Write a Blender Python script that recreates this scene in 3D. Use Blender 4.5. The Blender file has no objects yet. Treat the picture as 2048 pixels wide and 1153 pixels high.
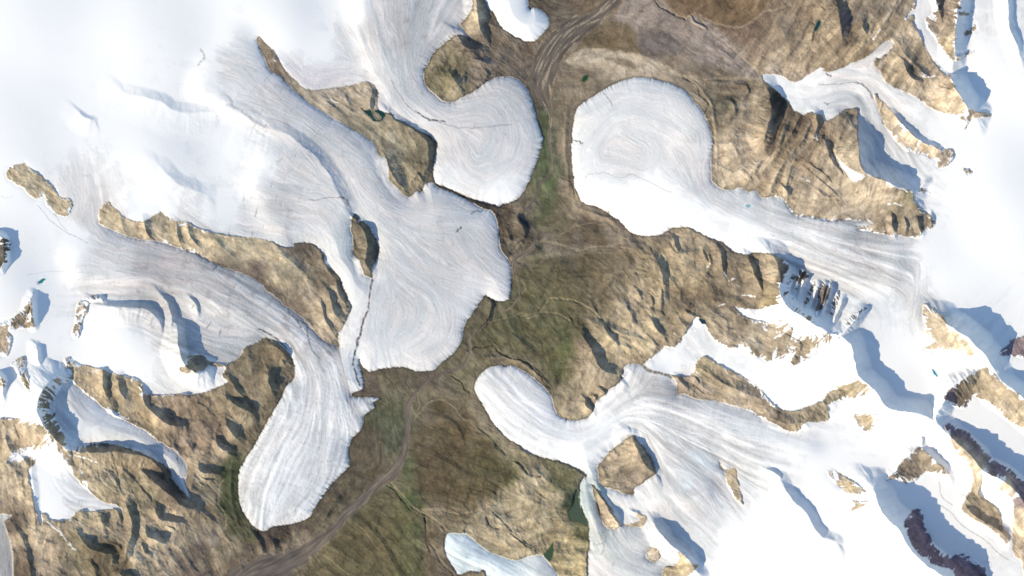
import bpy, math, time
import numpy as np
T0 = time.time()
# ------------------------------------------------------------------ camera, sky, sun, exposure
PX = 10.0            # metres of ground covered by one pixel of the photograph (2048 px wide)
HC = 60000.0         # height the picture is taken from
SUN_EL, SUN_DX, SUN_DY = 30.0, -0.84, -0.54     # sun stands in the lower left of the picture
sc = bpy.context.scene
cam = bpy.data.cameras.new('camera'); co = bpy.data.objects.new('camera', cam)
sc.collection.objects.link(co); sc.camera = co
co.location = (0, 0, HC)
cam.sensor_width = 36.0; cam.lens = 36.0 * HC / (2048 * PX)
cam.clip_start = 100; cam.clip_end = 200000
world = bpy.data.worlds.new('World'); sc.world = world; world.use_nodes = True
wn = world.node_tree.nodes; bg = wn['Background']
sky = wn.new('ShaderNodeTexSky'); sky.sky_type = 'NISHITA'; sky.sun_disc = False
sky.sun_elevation = math.radians(SUN_EL)
az = math.atan2(SUN_DX, SUN_DY)                  # clockwise from +Y
sky.sun_rotation = az
sky.altitude = 1500; sky.ozone_density = 2.5; sky.dust_density = 0.3
world.node_tree.links.new(sky.outputs[0], bg.inputs[0]); bg.inputs[1].default_value = 0.15
sl = bpy.data.lights.new('sun', 'SUN'); so = bpy.data.objects.new('sun', sl); sc.collection.objects.link(so)
sl.energy = 3.4; sl.angle = math.radians(0.5); sl.color = (1.0, 0.925, 0.76)
n_ = math.hypot(SUN_DX, SUN_DY)
el = math.radians(SUN_EL)
sdir = (SUN_DX / n_ * math.cos(el), SUN_DY / n_ * math.cos(el), math.sin(el))
from mathutils import Vector
so.rotation_euler = Vector(sdir).to_track_quat('Z', 'Y').to_euler()
sc.view_settings.view_transform = 'Standard'; sc.view_settings.look = 'None'
sc.view_settings.exposure = 0.68; sc.view_settings.gamma = 1.0
sc.cycles.max_bounces = 4; sc.cycles.diffuse_bounces = 3

# ------------------------------------------------------------------ survey data (x, y in pixels of the photograph)
def P(s):
    v = [float(t) for t in s.replace(',', ' ').split()]
    return np.array(v).reshape(-1, 2)

# ice bodies: outer limits
ICE = {
 'west': P("""-300,-300 944,-300 944,0 943,18 932,38 920,50 930,62 937,80 930,74 912,71 897,82 872,102 857,125 848,145 852,170 867,185 884,201 904,204 922,195
 942,186 959,175 977,161 994,154 1024,154 1046,167 1061,190 1071,225 1079,255 1085,272 1084,290 1080,305 1069,335 1056,368 1039,395 1024,404 997,412
 984,411 981,420 990,430 995,445 997,463 1000,485 1005,502 1017,518 1022,538 1023,560 1022,582 1018,596 1009,602 994,603 982,598 969,592 959,606 942,631 929,653 923,683
 909,706 887,723 869,740 850,743 829,743 809,735 782,736 760,739 737,743 724,731 718,718 720,738 726,762 724,779 709,786 703,790 712,795 735,794 757,797 747,806 749,816 729,831
 727,846 719,863 702,881 697,909 699,932 672,959 657,977 645,994 627,1019 620,1034 600,1044 570,1051 545,1054 530,1063 511,1056 491,1034 481,1014 476,984 477,949
 491,917 510,888 524,862 537,838 549,818 562,796 572,773 589,756 589,736 584,718 572,701 549,683 527,676 515,686 490,696 482,711 470,722 452,731 450,741 444,753
 456,765 425,780 400,788 372,791 345,788 325,791 300,790 287,788 285,768 270,756 240,751 215,742 190,736 160,728 143,717 132,718 132,736 142,753 125,757 117,752 100,766 85,783 77,801
 75,821 82,841 92,856 70,845 45,840 20,836 0,838 -300,838"""),
 'top': P("969,0 987,25 999,50 1024,72 1040,78 1051,84 1069,83 1091,62 1099,47 1094,32 1082,20 1069,15 1056,0 1060,-200 900,-200"),
 'cirque': P("125,768 142,763 160,776 180,793 200,808 220,826 240,836 275,853 296,864 321,884 348,899 361,912 373,929 374,949 372,969 383,999 361,979 343,957 341,942 316,924 296,912 263,899 238,891 205,887 175,888 148,899 135,898 130,880 122,861 112,840 110,820 110,796 118,780"),
 'patch': P("93,858 100,879 106,889 113,904 123,914 140,942 160,964 183,987 205,1004 230,1009 242,1017 244,1029 235,1019 210,1021 185,1024 160,1022 140,1037 118,1043 100,1039 84,1026 86,1040 80,1050 75,1027 68,1009 65,989 59,964 58,939 73,921 50,915 30,922 12,926 33,912 60,896 73,903 98,890 95,878"),
 'corner': P("-300,1027 0,1027 8,1045 15,1064 25,1102 28,1153 30,1400 -300,1400"),
 'east': P("""1271,155 1289,155 1324,162 1349,170 1371,182 1386,200 1404,220 1414,240 1424,265 1426,290 1423,318 1424,353 1429,368 1444,378 1464,379 1479,375 1494,383 1511,382 1524,395 1540,394
 1561,395 1571,403 1578,415 1591,430 1611,433 1641,438 1666,442 1698,440 1723,442 1743,446 1736,452 1718,453 1718,459 1736,463 1773,469 1791,470 1818,474 1838,474 1848,460 1863,457
 1870,445 1866,435 1853,428 1841,419 1828,400 1826,385 1816,380 1791,373 1768,360 1756,355 1746,353 1733,350 1722,328 1717,287 1716,225 1711,219 1691,220 1676,230 1658,242 1648,240
 1641,229 1618,226 1606,231 1586,220 1578,207 1563,192 1551,180 1536,170 1526,160 1526,150 1536,149 1558,150 1568,155 1586,164 1606,157 1628,141 1646,136 1653,145 1676,139 1696,130 1716,122
 1736,112 1753,97 1768,85 1783,81 1787,90 1776,108 1762,117 1753,119 1751,132 1761,142 1768,160 1781,170 1801,180 1828,192 1846,205 1866,218 1883,226 1911,229 1926,228 1937,226 1937,217
 1922,195 1911,177 1901,160 1900,140 1908,112 1911,62 1915,22 1923,0 1925,-300 2400,-300 2400,1400 1174,1400 1174,1153 1174,1115 1179,1094 1177,1072 1177,1049 1169,1029 1160,1007 1159,989 1159,969 1165,957
 1174,954 1162,944 1144,934 1114,922 1079,914 1056,906 1039,893 1024,883 1003,866 982,841 969,816 954,793 948,773 957,753 972,738 987,733 1007,733 1024,732 1049,743 1074,761 1096,783 1106,801 1111,821
 1124,836 1141,840 1159,841 1174,836 1186,823 1189,808 1196,798 1209,791 1216,778 1229,773 1241,761 1246,746 1249,731 1264,727 1284,730 1293,721 1306,713 1321,701 1329,692 1344,695 1356,686 1366,671
 1376,658 1384,643 1393,634 1399,636 1411,651 1421,671 1434,683 1449,691 1471,697 1476,691 1486,693 1496,701 1499,708 1514,713 1536,723 1568,716 1583,708 1581,723 1586,731 1606,723 1623,713 1643,698 1666,683 1678,676
 1666,666 1653,668 1636,671 1618,673 1596,673 1586,661 1573,646 1576,630 1578,618 1572,606 1563,598 1560,585 1562,570 1570,550 1577,535 1570,522 1548,511 1536,508 1509,505 1496,510 1474,507 1459,498
 1444,485 1424,479 1406,470 1386,460 1369,455 1344,457 1334,463 1314,472 1291,473 1274,470 1254,460 1241,443 1224,432 1204,420 1186,412 1174,410 1164,403 1156,388 1148,370 1149,355 1145,343 1143,303 1143,288
 1144,265 1149,230 1156,215 1174,200 1204,182 1224,170 1249,160"""),
 'narrow': P("1831,0 1823,18 1812,34 1827,32 1827,48 1841,72 1851,95 1868,125 1886,147 1896,151 1906,126 1893,107 1878,88 1863,65 1856,55 1853,38 1866,25 1871,0 1871,-200 1831,-200"),
 'small': P("895,1067 913,1066 935,1069 953,1084 976,1102 1001,1112 1024,1120 1039,1120 1057,1112 1087,1111 1099,1127 1112,1145 1120,1160 1150,1300 1000,1300 973,1155 958,1146 938,1143 918,1150 908,1140 900,1125 890,1105 889,1085"),
 'strip': P("1468,614 1480,616 1500,618 1536,618 1560,620 1577,628 1573,640 1550,643 1528,645 1500,638 1485,632"),
 'gully_snow': P("1670,310 1685,325 1700,337 1728,350 1730,355 1720,361 1704,364 1692,350 1680,330"),
}
# rock that stands out of the ice or shuts it in
ROCK = {
 'long_ridge': P("""519,74 534,90 547,102 557,120 569,140 594,165 619,180 667,177 707,170 732,164 747,170 755,185 753,205 757,220 772,226 782,227 792,240 812,246 834,260 862,274 872,285 873,295
 867,333 866,355 873,369 902,380 947,400 984,411 982,420 962,415 937,400 902,384 872,372 862,365 850,369 841,384 834,383 819,393 807,390 794,375 779,360 777,338 772,318 756,310 751,290 724,270 692,252 657,230 632,215
 604,195 577,170 564,155 539,140 532,122 519,98 513,80"""),
 'lake_island': P("709,429 718,438 714,448 724,443 733,448 742,463 752,480 758,495 757,510 751,523 744,540 742,556 732,552 726,543 719,523 708,510 706,478 702,453 705,437"),
 'tan_ridge': P("""220,407 232,420 250,435 270,444 290,443 310,430 322,425 330,428 345,440 375,446 400,458 437,468 480,474 512,477 544,485 566,495 587,495 589,487 619,487 637,498 648,513 649,528 662,538
 677,553 684,570 697,601 702,616 694,636 684,658 676,671 678,693 672,692 662,686 644,678 629,661 612,641 589,623 567,608 537,583 512,560 467,540 425,525 390,508 350,493 315,482 295,480 265,475 237,465 205,450 197,438 201,420 210,408"""),
 'n_far_west': P("47,327 57,335 82,353 105,375 120,395 140,400 144,413 137,428 127,433 107,423 95,410 87,388 74,398 57,388 50,378 35,369 15,355 15,343 27,333"),
 'n_edge': P("-60,478 8,478 22,488 18,505 5,535 -60,545"),
 'n_serrate': P("-60,652 0,648 30,634 52,612 62,594 69,585 63,612 68,652 45,656 20,661 12,663 22,672 20,695 15,710 0,716 -60,716"),
 'n_sliver': P("45,715 52,722 50,740 58,765 57,781 45,765 37,750 30,735 22,728"),
 'n_tiny_west': P("-40,757 3,757 12,768 10,777 -40,780"),
 'n_scallop': P("178,603 175,598 185,592 198,590 200,603 180,606 172,625 165,645 158,672 150,678 145,670 150,645 153,620 160,603"),
 'n_dome': P("382,711 396,709 410,713 419,723 436,726 452,733 430,734 417,731 405,741 387,747 365,745 361,736 370,726 375,716"),
 'n_strip': P("1748,188 1761,202 1773,210 1786,225 1801,245 1816,260 1831,275 1851,287 1871,291 1883,300 1898,299 1907,305 1906,318 1893,331 1878,337 1873,333 1878,318 1861,316 1851,311 1818,302 1801,291 1791,280 1781,265 1768,250 1761,230 1753,207"),
 'n_pebble': P("1927,340 1936,338 1943,343 1942,349 1932,351 1926,346"),
 'n_wedge': P("1836,384 1843,374 1850,380 1861,386 1860,389 1848,386"),
 'n_spur': P("1937,218 1948,222 1961,225 1981,229 1976,234 1946,237 1934,252 1927,262 1932,245 1918,236 1936,228"),
 'n_diamond': P("1267,873 1272,879 1287,894 1300,914 1310,937 1310,947 1297,957 1280,969 1268,979 1266,989 1250,988 1232,979 1209,974 1199,964 1197,944 1196,934 1209,917 1222,902 1242,887 1254,877"),
 'n_finger': P("1184,970 1196,982 1212,1003 1225,1022 1232,1035 1241,1052 1225,1058 1212,1052 1198,1025 1192,1000 1186,985"),
 'n_carrot': P("1440,927 1450,939 1470,938 1475,959 1480,984 1485,1010 1470,994 1457,972 1450,954 1449,943 1441,934"),
 'n_crescent': P("1271,1026 1290,1032 1293,1039 1285,1052 1272,1053 1255,1052 1242,1051 1262,1048 1280,1042 1274,1033"),
 'n_round': P("1293,1104 1299,1097 1308,1096 1318,1102 1320,1112 1315,1121 1304,1123 1295,1116"),
 'n_hook': P("1355,1103 1370,1113 1382,1128 1396,1130 1388,1142 1375,1152 1370,1200 1327,1200 1327,1140 1345,1133 1360,1120"),
 'n_spotted': P("1848,608 1868,621 1888,636 1896,658 1931,673 1948,698 1946,711 1923,708 1886,698 1851,698 1873,683 1853,668 1851,648 1846,626"),
 'n_heart': P("1708,831 1733,828 1756,833 1748,851 1738,863 1728,862 1721,856 1712,846"),
 'n_island_a': P("1664,937 1681,949 1706,964 1729,982 1721,989 1696,984 1676,972 1661,957 1658,945"),
 'n_island_b': P("1734,1001 1730,1010 1701,1022 1709,1007 1700,999 1720,1005"),
 'n_fan': P("1839,895 1857,909 1877,927 1898,947 1882,947 1849,945 1832,959 1814,968 1797,957 1774,960 1787,947 1804,924 1822,909"),
 'n_arc': P("1898,781 1918,766 1946,748 1971,736 1986,746 2006,768 2048,798 2200,900 2200,950 2048,858 2023,846 1998,821 1973,801 1956,796 1946,791 1938,803 1928,818 1908,812 1893,806 1889,795"),
 'n_cliff': P("1890,853 1905,848 1918,858 1937,866 1957,889 1992,924 2020,939 2048,964 2200,1080 2200,1160 2048,1020 2034,990 2010,962 1985,952 1967,944 1964,960 1959,989 1977,1004 1999,1024 2004,1052 2018,1072 2014,1087 1999,1072 1974,1052 1949,1039 1924,1019 1932,999 1944,974 1947,952 1937,927 1917,907 1905,888 1898,870"),
 'n_tail': P("1992,962 2017,967 2034,989 2048,1009 2200,1170 2200,1400 2060,1400 2048,1147 2032,1115 2024,1089 2028,1027 2024,997 2004,984"),
 'n_purple': P("1831,1019 1845,1024 1849,1049 1862,1077 1872,1097 1899,1112 1927,1109 1962,1132 1974,1153 2000,1300 1950,1300 1912,1153 1882,1134 1852,1122 1824,1089 1814,1064 1808,1049 1814,1037"),
 'n_northeast': P("2001,706 2020,688 2038,676 2200,640 2200,720 2026,713"),
 'n_shade_a': P("1922,24 1935,25 1945,19 1944,26 1930,32 1920,30"), 'n_shade_b': P("1927,72 1932,62 1942,55 1951,52 1950,60 1938,70"), 'n_shade_c': P("1912,116 1925,110 1947,101 1946,106 1930,113 1914,123"),
 'land_strip': P("""1384,751 1389,741 1394,726 1409,713 1424,721 1449,736 1474,748 1499,761 1516,773 1536,798 1548,811 1566,821 1591,823 1611,816 1643,803 1656,788 1676,773 1696,766 1716,760 1736,771 1745,778 1733,788 1711,796
 1686,798 1661,806 1656,821 1658,838 1643,843 1611,846 1596,861 1576,861 1536,841 1499,823 1474,813 1449,806 1424,800 1399,798 1381,793 1369,786 1354,788 1356,768 1346,753 1366,754"""),
 'n_ribs_d': P("1568,588 1576,566 1590,545 1588,562 1580,580 1574,596"), 'n_ribs_e': P("1608,608 1614,588 1628,566 1627,580 1618,600 1612,616"),
 'n_ribs_f': P("1660,620 1666,600 1676,582 1677,596 1670,614 1664,630"), 'n_ribs_g': P("1580,604 1592,612 1612,628 1630,638 1628,645 1606,636 1588,620"),
 'n_ribs_a': P("1596,545 1606,540 1618,552 1612,562 1598,570 1588,590 1585,602 1590,575"),
 'n_ribs_b': P("1640,568 1660,566 1658,590 1645,615 1634,632 1630,630 1636,600"),
 'n_ribs_c': P("1733,612 1728,626 1705,648 1692,653 1695,640 1712,628"),
}
LAKES = {
 'a': (P("1150,986 1156,979 1159,1005 1165,1028 1174,1050 1160,1046 1150,1044 1140,1037 1137,1024 1146,1012"), (70,86,70)),
 'b': (P("1087,1111 1098,1097 1107,1085 1107,1105 1103,1120 1097,1122"), (62,82,60)),
 'c': (P("722,216 730,221 742,220 746,234 755,241 764,237 759,229 749,222 758,220 770,227 768,236 760,243 748,243 742,235 733,228"), (28,62,60)),
 'd': (P("1864,740 1868,740 1873,747 1875,753 1870,751"), (20,150,165)),
 'e': (P("1636,42 1642,44 1636,58 1628,63 1630,54"), (28,62,68)),
 'f': (P("78,562 87,557 90,560 84,566 77,568"), (35,130,125)),
 'g': (P("1166,155 1176,150 1175,158 1168,164 1164,162"), (35,70,45)),
 'h': (P("1492,410 1499,409 1503,412 1498,415 1493,414"), (140,182,195)),
 'i': (P("1037,428 1047,429 1053,440 1061,450 1060,459 1050,450 1040,441"), (48,52,62)),
 'j': (P("1070,490 1078,492 1084,499 1077,498"), (55,60,55)),
 'k': (P("1398,638 1410,640 1413,647 1404,648"), (40,62,68)),
}
# crests: points, height, lit-side run, shaded-side run
R = []
def rg(s, h, wl, wr): R.append((P(s), h, wl, wr))
rg("1926,-60 1920,0 1915,22 1911,62 1908,112 1903,138", 29, 34, 26)
rg("1901,158 1911,177 1922,195 1936,215 1950,224", 40, 55, 34)
rg("1898,150 1903,165", 30, 30, 24)
rg("2012,-60 2016,0 2020,50 2030,80 2040,112", 12, 30, 10)
rg("1712,262 1718,290 1719,325 1732,348 1765,360 1800,376 1824,385", 38, 70, 32)
rg("1826,386 1845,372 1858,360", 8, 14, 8)
rg("1786,225 1801,245 1816,260 1831,275 1851,287 1880,300", 10, 22, 9)
rg("1546,512 1560,545 1561,590 1583,620 1623,645 1655,664", 40, 55, 34)
rg("1655,664 1678,670 1700,652 1725,622", 22, 20, 16)
rg("1606,540 1592,572 1586,602", 14, 9, 8)
rg("1650,566 1645,600 1634,630", 14, 9, 8)
rg("1670,668 1697,684 1704,698 1711,726 1716,752 1736,769 1752,783 1766,806 1782,818 1804,824 1840,828 1863,837 1884,858", 36, 60, 30)
rg("1884,636 1898,652 1931,671 1957,696 1977,721 1990,744", 44, 60, 36)
rg("1990,744 2006,766 2048,796 2150,880", 34, 60, 26)
rg("1968,736 1946,748 1918,766 1900,779 1885,808 1871,836 1884,858", 30, 26, 26)
rg("1884,858 1905,878 1928,897 1948,918 1966,942 2000,958 2032,984 2060,1020 2150,1110", 46, 50, 34)
rg("1842,893 1857,909 1877,927 1898,947", 14, 30, 16)
rg("1842,893 1822,909 1804,924 1787,947 1772,962", 12, 16, 34)
rg("1844,874 1842,893", 10, 12, 12)
rg("1749,975 1756,1007 1779,1044 1797,1057 1814,1089 1842,1122 1882,1150 1960,1200", 56, 70, 42)
rg("1950,935 1958,950 1955,990 1930,1010 1960,1040 2000,1062 2016,1082", 12, 22, 18)
rg("1306,1044 1325,1072 1347,1094 1372,1112 1384,1130 1398,1150", 24, 30, 20)
rg("1560,960 1586,1002 1614,1027 1629,1057 1649,1077 1672,1083", 15, 50, 18)
rg("1530,940 1548,945 1566,962", 9, 14, 8)
rg("1264,872 1271,888 1280,910 1292,932 1309,946", 19, 45, 15)
rg("1252,893 1266,905 1285,925", 8, 20, 10)
rg("1192,978 1208,1004 1222,1026 1238,1050", 15, 16, 11)
rg("1262,1020 1280,1030", 6, 8, 6)
rg("117,750 100,764 84,784 76,802 74,822 82,842 97,862 116,884 136,900", 36, 60, 26)
rg("136,900 165,906 200,905 235,904 262,908 292,914 312,930 328,948", 22, 40, 13)
rg("288,945 305,962 334,986 360,1010 388,1020", 24, 30, 20)
rg("318,585 338,610 344,645 336,675", 11, 30, 12)
rg("190,608 215,614 240,616 275,617 300,622 316,640 325,662", 13, 40, 14)
rg("355,650 357,690 364,716 373,734 395,746 415,742", 27, 40, 16)
rg("378,592 392,610 396,628", 7, 14, 6)
rg("-60,470 0,474 6,500 2,535 -60,560", 16, 20, 14)
rg("0,660 30,646 52,626 60,606 66,588", 14, 16, 12)
rg("62,600 62,625 66,652", 17, 14, 13)
rg("-20,750 0,752 4,765 5,785", 16, 20, 10)
rg("72,690 76,715 82,730", 10, 20, 10)
rg("178,600 200,596 205,606", 10, 14, 8)
rg("250,187 287,195 322,204 342,219 367,225 400,225 425,225 450,218", 5, 60, 20)
rg("470,222 490,232 512,248 537,257 570,268 594,283 612,299 637,320 657,349 672,376 686,405 700,432", 8, 90, 22)
rg("322,335 345,360 375,378 412,388", 5, 60, 24)
rg("155,222 170,235 188,240", 3.5, 40, 8)
rg("360,797 368,790 374,796", 6, 8, 6)
rg("1592,612 1601,578 1613,546", 15, 9, 8)
rg("1611,634 1628,595 1638,568", 13, 9, 8)
rg("1636,648 1650,605 1662,566", 16, 9, 8)
rg("1662,655 1676,622 1688,595", 12, 9, 8)
rg("1575,600 1580,575 1590,545", 12, 8, 8)
rg("1530,514 1545,548 1556,590", 14, 14, 14)
# rock islands between glaciers
rg("745,178 740,205 742,225", 7, 30, 9)
rg("775,225 795,242 815,252 838,268 852,282 858,300 856,330 846,352 836,372", 10, 50, 12)
rg("765,300 775,330 790,360 812,384", 9, 24, 30)
rg("822,365 836,350 845,365", 10, 14, 12)
rg("712,445 726,462 735,490 731,520 740,545", 16, 26, 17)
rg("700,432 712,440 716,446", 8, 8, 8)
rg("655,580 662,602 668,628 684,640", 12, 30, 17)
rg("640,600 652,640 664,665", 10, 26, 16)
rg("672,560 678,590 690,606", 8, 24, 8)
rg("643,505 648,530 672,562", 5, 20, 9)
rg("286,440 292,462 300,478", 8, 12, 14)
rg("352,445 356,470 362,490", 5, 14, 9)
rg("372,450 382,475 398,495", 5, 10, 10)
# northern rock
rg("912,70 925,88 940,98 962,98", 13, 40, 17)
rg("950,-20 955,20 958,50 968,72", 14, 30, 18)
rg("930,112 950,118 980,128", 6, 20, 8)
rg("898,140 906,158 918,170", 10, 36, 14)
rg("960,130 975,150 950,170", 5, 18, 8)
rg("1672,-5 1676,25 1680,50 1684,74", 20, 50, 24)
rg("1660,0 1652,20 1648,30", 7, 18, 9)
rg("1730,38 1726,55 1735,70", 9, 26, 10)
rg("1630,55 1620,90 1605,108", 5, 26, 6)
rg("1530,172 1541,200 1542,230 1530,270 1528,300", 22, 40, 26)
rg("1570,245 1565,270 1552,300", 10, 20, 12)
rg("1630,225 1635,250 1625,280", 9, 20, 12)
rg("1650,282 1660,312 1674,334 1690,354 1702,364", 15, 50, 14)
rg("1620,330 1650,350 1672,375", 7, 26, 10)
rg("1500,350 1535,310 1560,290", 8, 20, 8)
rg("1563,372 1575,385 1572,395", 9, 16, 8)
rg("1805,120 1812,140 1822,155 1838,160", 11, 26, 12)
rg("1870,-10 1878,20 1885,45", 10, 14, 12)
rg("1782,420 1784,440 1788,468", 10, 14, 8)
rg("1808,430 1812,450 1812,466", 6, 10, 6)
rg("1835,430 1837,450 1842,468", 9, 14, 11)
rg("1862,425 1862,450", 6, 8, 6)
rg("1380,30 1392,46 1412,55", 3, 6, 3)
# middle hills
rg("1308,512 1320,535 1326,560 1328,580", 12, 50, 14)
rg("1344,473 1352,492 1358,505", 7, 20, 8)
rg("1404,495 1410,515 1420,528", 6, 24, 7)
rg("1441,500 1444,525 1446,550", 9, 30, 7)
rg("1496,512 1504,535 1514,560 1530,590", 16, 30, 15)
rg("1150,655 1172,682 1187,708 1197,731 1214,745 1238,750", 15, 60, 18)
rg("1204,648 1216,668 1232,682", 10, 40, 9)
rg("1304,640 1314,662 1328,672", 9, 36, 10)
rg("1273,578 1280,592", 6, 20, 6)
rg("1300,592 1306,612", 6, 20, 6)
rg("1322,560 1324,600 1320,620", 7, 30, 7)
rg("1366,620 1385,630 1405,640", 5, 20, 5)
rg("1196,772 1206,783 1214,784", 9, 16, 9)
rg("1188,790 1192,800", 7, 12, 6)
rg("1170,798 1174,815 1186,822", 11, 16, 9)
rg("1352,752 1362,765 1374,776", 6, 14, 7)
rg("1388,754 1400,768", 6, 14, 6)
rg("1030,430 1042,448 1050,470 1040,490", 5, 20, 6)
rg("982,600 983,615 975,640 962,655", 6, 14, 6)
rg("1560,660 1600,690 1590,710", 6, 30, 8)
rg("1540,835 1590,850 1640,820 1700,775", 12, 20, 22)
rg("1400,735 1450,770 1520,800", 7, 20, 20)
# south west
rg("206,745 206,770 210,790", 11, 18, 13)
rg("238,752 238,775 250,800", 11, 18, 13)
rg("282,780 290,812 310,828", 10, 18, 14)
rg("295,815 318,836 340,852 368,853", 14, 18, 12)
rg("455,755 470,775 485,790", 7, 26, 9)
rg("545,690 566,705 576,722", 11, 24, 10)
rg("562,718 568,730", 7, 10, 7)
rg("538,742 538,765 545,782", 12, 20, 12)
rg("456,800 480,815 508,830", 14, 30, 12)
rg("448,842 460,862 480,880", 13, 22, 14)
rg("433,866 436,892 468,912", 14, 22, 15)
rg("398,925 400,944 440,950", 15, 18, 13)
rg("398,952 415,960 430,962", 9, 12, 9)
rg("396,962 405,972", 6, 10, 6)
rg("312,1010 318,1038 368,1046", 15, 20, 15)
rg("325,1048 350,1060", 8, 12, 8)
rg("291,1050 296,1076 330,1088", 14, 18, 14)
rg("282,1085 290,1105 300,1110", 8, 12, 8)
rg("160,1072 175,1094 205,1106 226,1108", 15, 36, 12)
rg("180,1110 185,1130 190,1145", 9, 26, 14)
rg("225,1112 222,1130", 9, 12, 12)
rg("236,1092 244,1100", 7, 10, 8)
rg("240,1148 255,1160 270,1165", 14, 20, 14)
rg("44,915 60,935", 5, 10, 6)
rg("20,1040 45,1080 60,1130 62,1170", 5, 20, 9)
rg("200,1030 206,1050", 6, 24, 7)
rg("236,1024 243,1045", 5, 16, 6)
rg("500,1060 520,1085 525,1110", 5, 14, 7)
rg("545,1080 550,1100", 5, 12, 7)

rg("1700,78 1670,105 1640,130", 4.0, 16, 9.1)
rg("1640,70 1610,110 1590,128", 4.0, 18, 9.1)
rg("1722,58 1702,90 1684,116", 4.0, 14, 7.8)
rg("1748,48 1728,85 1708,110", 4.8, 16, 9.1)
rg("1620,36 1600,80 1572,116", 3.2, 18, 7.8)
rg("1600,235 1575,280 1545,320 1522,350", 6.4, 16, 10.4)
rg("1627,235 1602,285 1568,325 1542,360", 6.4, 16, 10.4)
rg("1582,232 1562,268 1532,310 1492,345", 5.6, 18, 10.4)
rg("1642,260 1627,300 1602,330", 5.6, 16, 11.7)
rg("1600,330 1640,360 1682,398", 4.8, 16, 10.4)
rg("1582,340 1572,370 1560,390", 4.8, 14, 10.4)
rg("1620,375 1660,395 1692,385", 3.2, 16, 7.8)
rg("1562,328 1547,365 1538,388", 7.2, 14, 11.7)
rg("1795,85 1812,110 1832,130 1852,150 1888,172", 5.6, 22, 13.0)
rg("1778,152 1810,142 1845,153", 4.0, 20, 10.4)
rg("1440,212 1450,200 1465,205 1470,222 1456,246", 4.0, 12, 6.5)
rg("1462,170 1490,172 1495,186 1482,202", 4.0, 16, 7.8)
rg("1258,480 1280,500 1302,520", 4.0, 24, 11.7)
rg("1336,478 1350,505 1376,506 1404,497", 4.8, 18, 9.1)
rg("1310,518 1332,550", 4.0, 20, 10.4)
rg("1412,500 1422,530 1402,560", 4.8, 24, 11.7)
rg("1340,560 1362,590 1342,612", 4.8, 22, 11.7)
rg("1384,600 1362,632", 4.0, 18, 10.4)
rg("1268,600 1290,622 1312,610", 4.0, 20, 10.4)
rg("1284,658 1312,690 1302,716", 4.8, 22, 11.7)
rg("1248,598 1268,640 1292,660", 4.0, 24, 10.4)
rg("1210,645 1240,665 1276,677 1302,682", 4.0, 22, 10.4)
rg("1178,598 1200,640", 3.2, 24, 9.1)
rg("1240,688 1272,702", 3.2, 20, 9.1)
rg("1438,590 1470,600 1502,620", 3.2, 24, 10.4)
rg("1420,620 1452,642", 3.2, 22, 9.1)
rg("1356,632 1376,660", 4.0, 18, 10.4)
rg("62,930 66,980 70,1030 72,1072", 4.0, 16, 11.7)
rg("8,868 20,905", 4.0, 16, 10.4)
rg("28,848 36,880", 4.0, 14, 10.4)
rg("50,845 56,880", 4.0, 14, 10.4)
rg("200,930 230,960 232,985", 3.2, 20, 10.4)
rg("245,938 290,985 302,1012", 4.8, 26, 11.7)
rg("252,1010 264,1050 256,1090 250,1122", 12.0, 16, 16.9)
rg("385,905 370,880 350,860", 3.2, 20, 10.4)
rg("380,1010 410,1030 436,1050", 4.0, 18, 10.4)
rg("452,800 438,850 413,900 392,935 380,980 348,1012 304,1048 284,1088 256,1130", 7.2, 26, 39.0)
rg("1024,1068 1050,1092 1066,1101", 3.2, 18, 6.5)
rg("1082,951 1054,949 1036,932 1026,922", 3.2, 18, 6.5)
rg("1150,1060 1112,1080 1106,1120", 4.0, 14, 11.7)
rg("1060,1000 1104,1020", 2.4, 24, 10.4)
rg("945,742 958,722 1000,714 1042,725 1072,745 1098,775", 3.2, 7, 7.8)
rg("1150,412 1180,426 1215,436 1242,456", 2.4, 7, 7.8)
rg("1385,163 1411,190 1427,225 1433,280 1434,340", 2.4, 6, 6.5)
rg("1134,215 1131,300 1137,380", 2.4, 7, 7.8)
rg("703,960 664,1012 644,1045 604,1062 560,1072", 3.2, 8, 9.1)
rg("468,900 461,960 470,1030 500,1076", 2.4, 7, 7.8)
rg("1130,440 1170,455 1200,470", 1.6, 14, 6.5)
rg("880,830 910,850 930,890", 2.4, 18, 7.8)
rg("850,900 900,930 960,960", 1.6, 24, 9.1)
rg("720,1040 760,1080 800,1150", 2.4, 24, 9.1)
rg("540,500 580,520 620,560", 3.2, 24, 11.7)
rg("420,470 440,490 470,520", 2.4, 20, 10.4)
rg("240,430 246,455 252,470", 2.4, 16, 9.1)
rg("690,190 700,215", 2.4, 20, 7.8)
rg("640,190 668,215 690,235", 2.4, 20, 7.8)
rg("880,120 895,135", 3.2, 16, 9.1)
rg("940,115 965,125 990,128", 4.0, 16, 10.4)
rg("955,150 975,160", 3.2, 14, 9.1)
rg("1010,455 1020,480 1015,500", 3.2, 16, 9.1)
rg("1100,650 1120,680 1135,720", 2.4, 24, 9.1)
rg("1010,660 1050,690 1080,720", 1.6, 22, 7.8)
rg("1225,915 1245,900 1262,890", 3.2, 16, 10.4)
rg("1230,950 1250,925 1275,915", 3.2, 16, 9.1)
rg("1400,745 1440,760 1470,790", 3.2, 18, 10.4)
rg("1560,830 1570,848", 3.2, 12, 7.8)
rg("1590,838 1596,852", 3.2, 12, 7.8)
rg("1820,915 1826,940", 3.2, 8, 7.8)
rg("1840,905 1846,935", 3.2, 8, 7.8)
rg("1806,930 1812,955", 3.2, 8, 7.8)
rg("1862,925 1866,942", 3.2, 8, 7.8)

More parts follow.
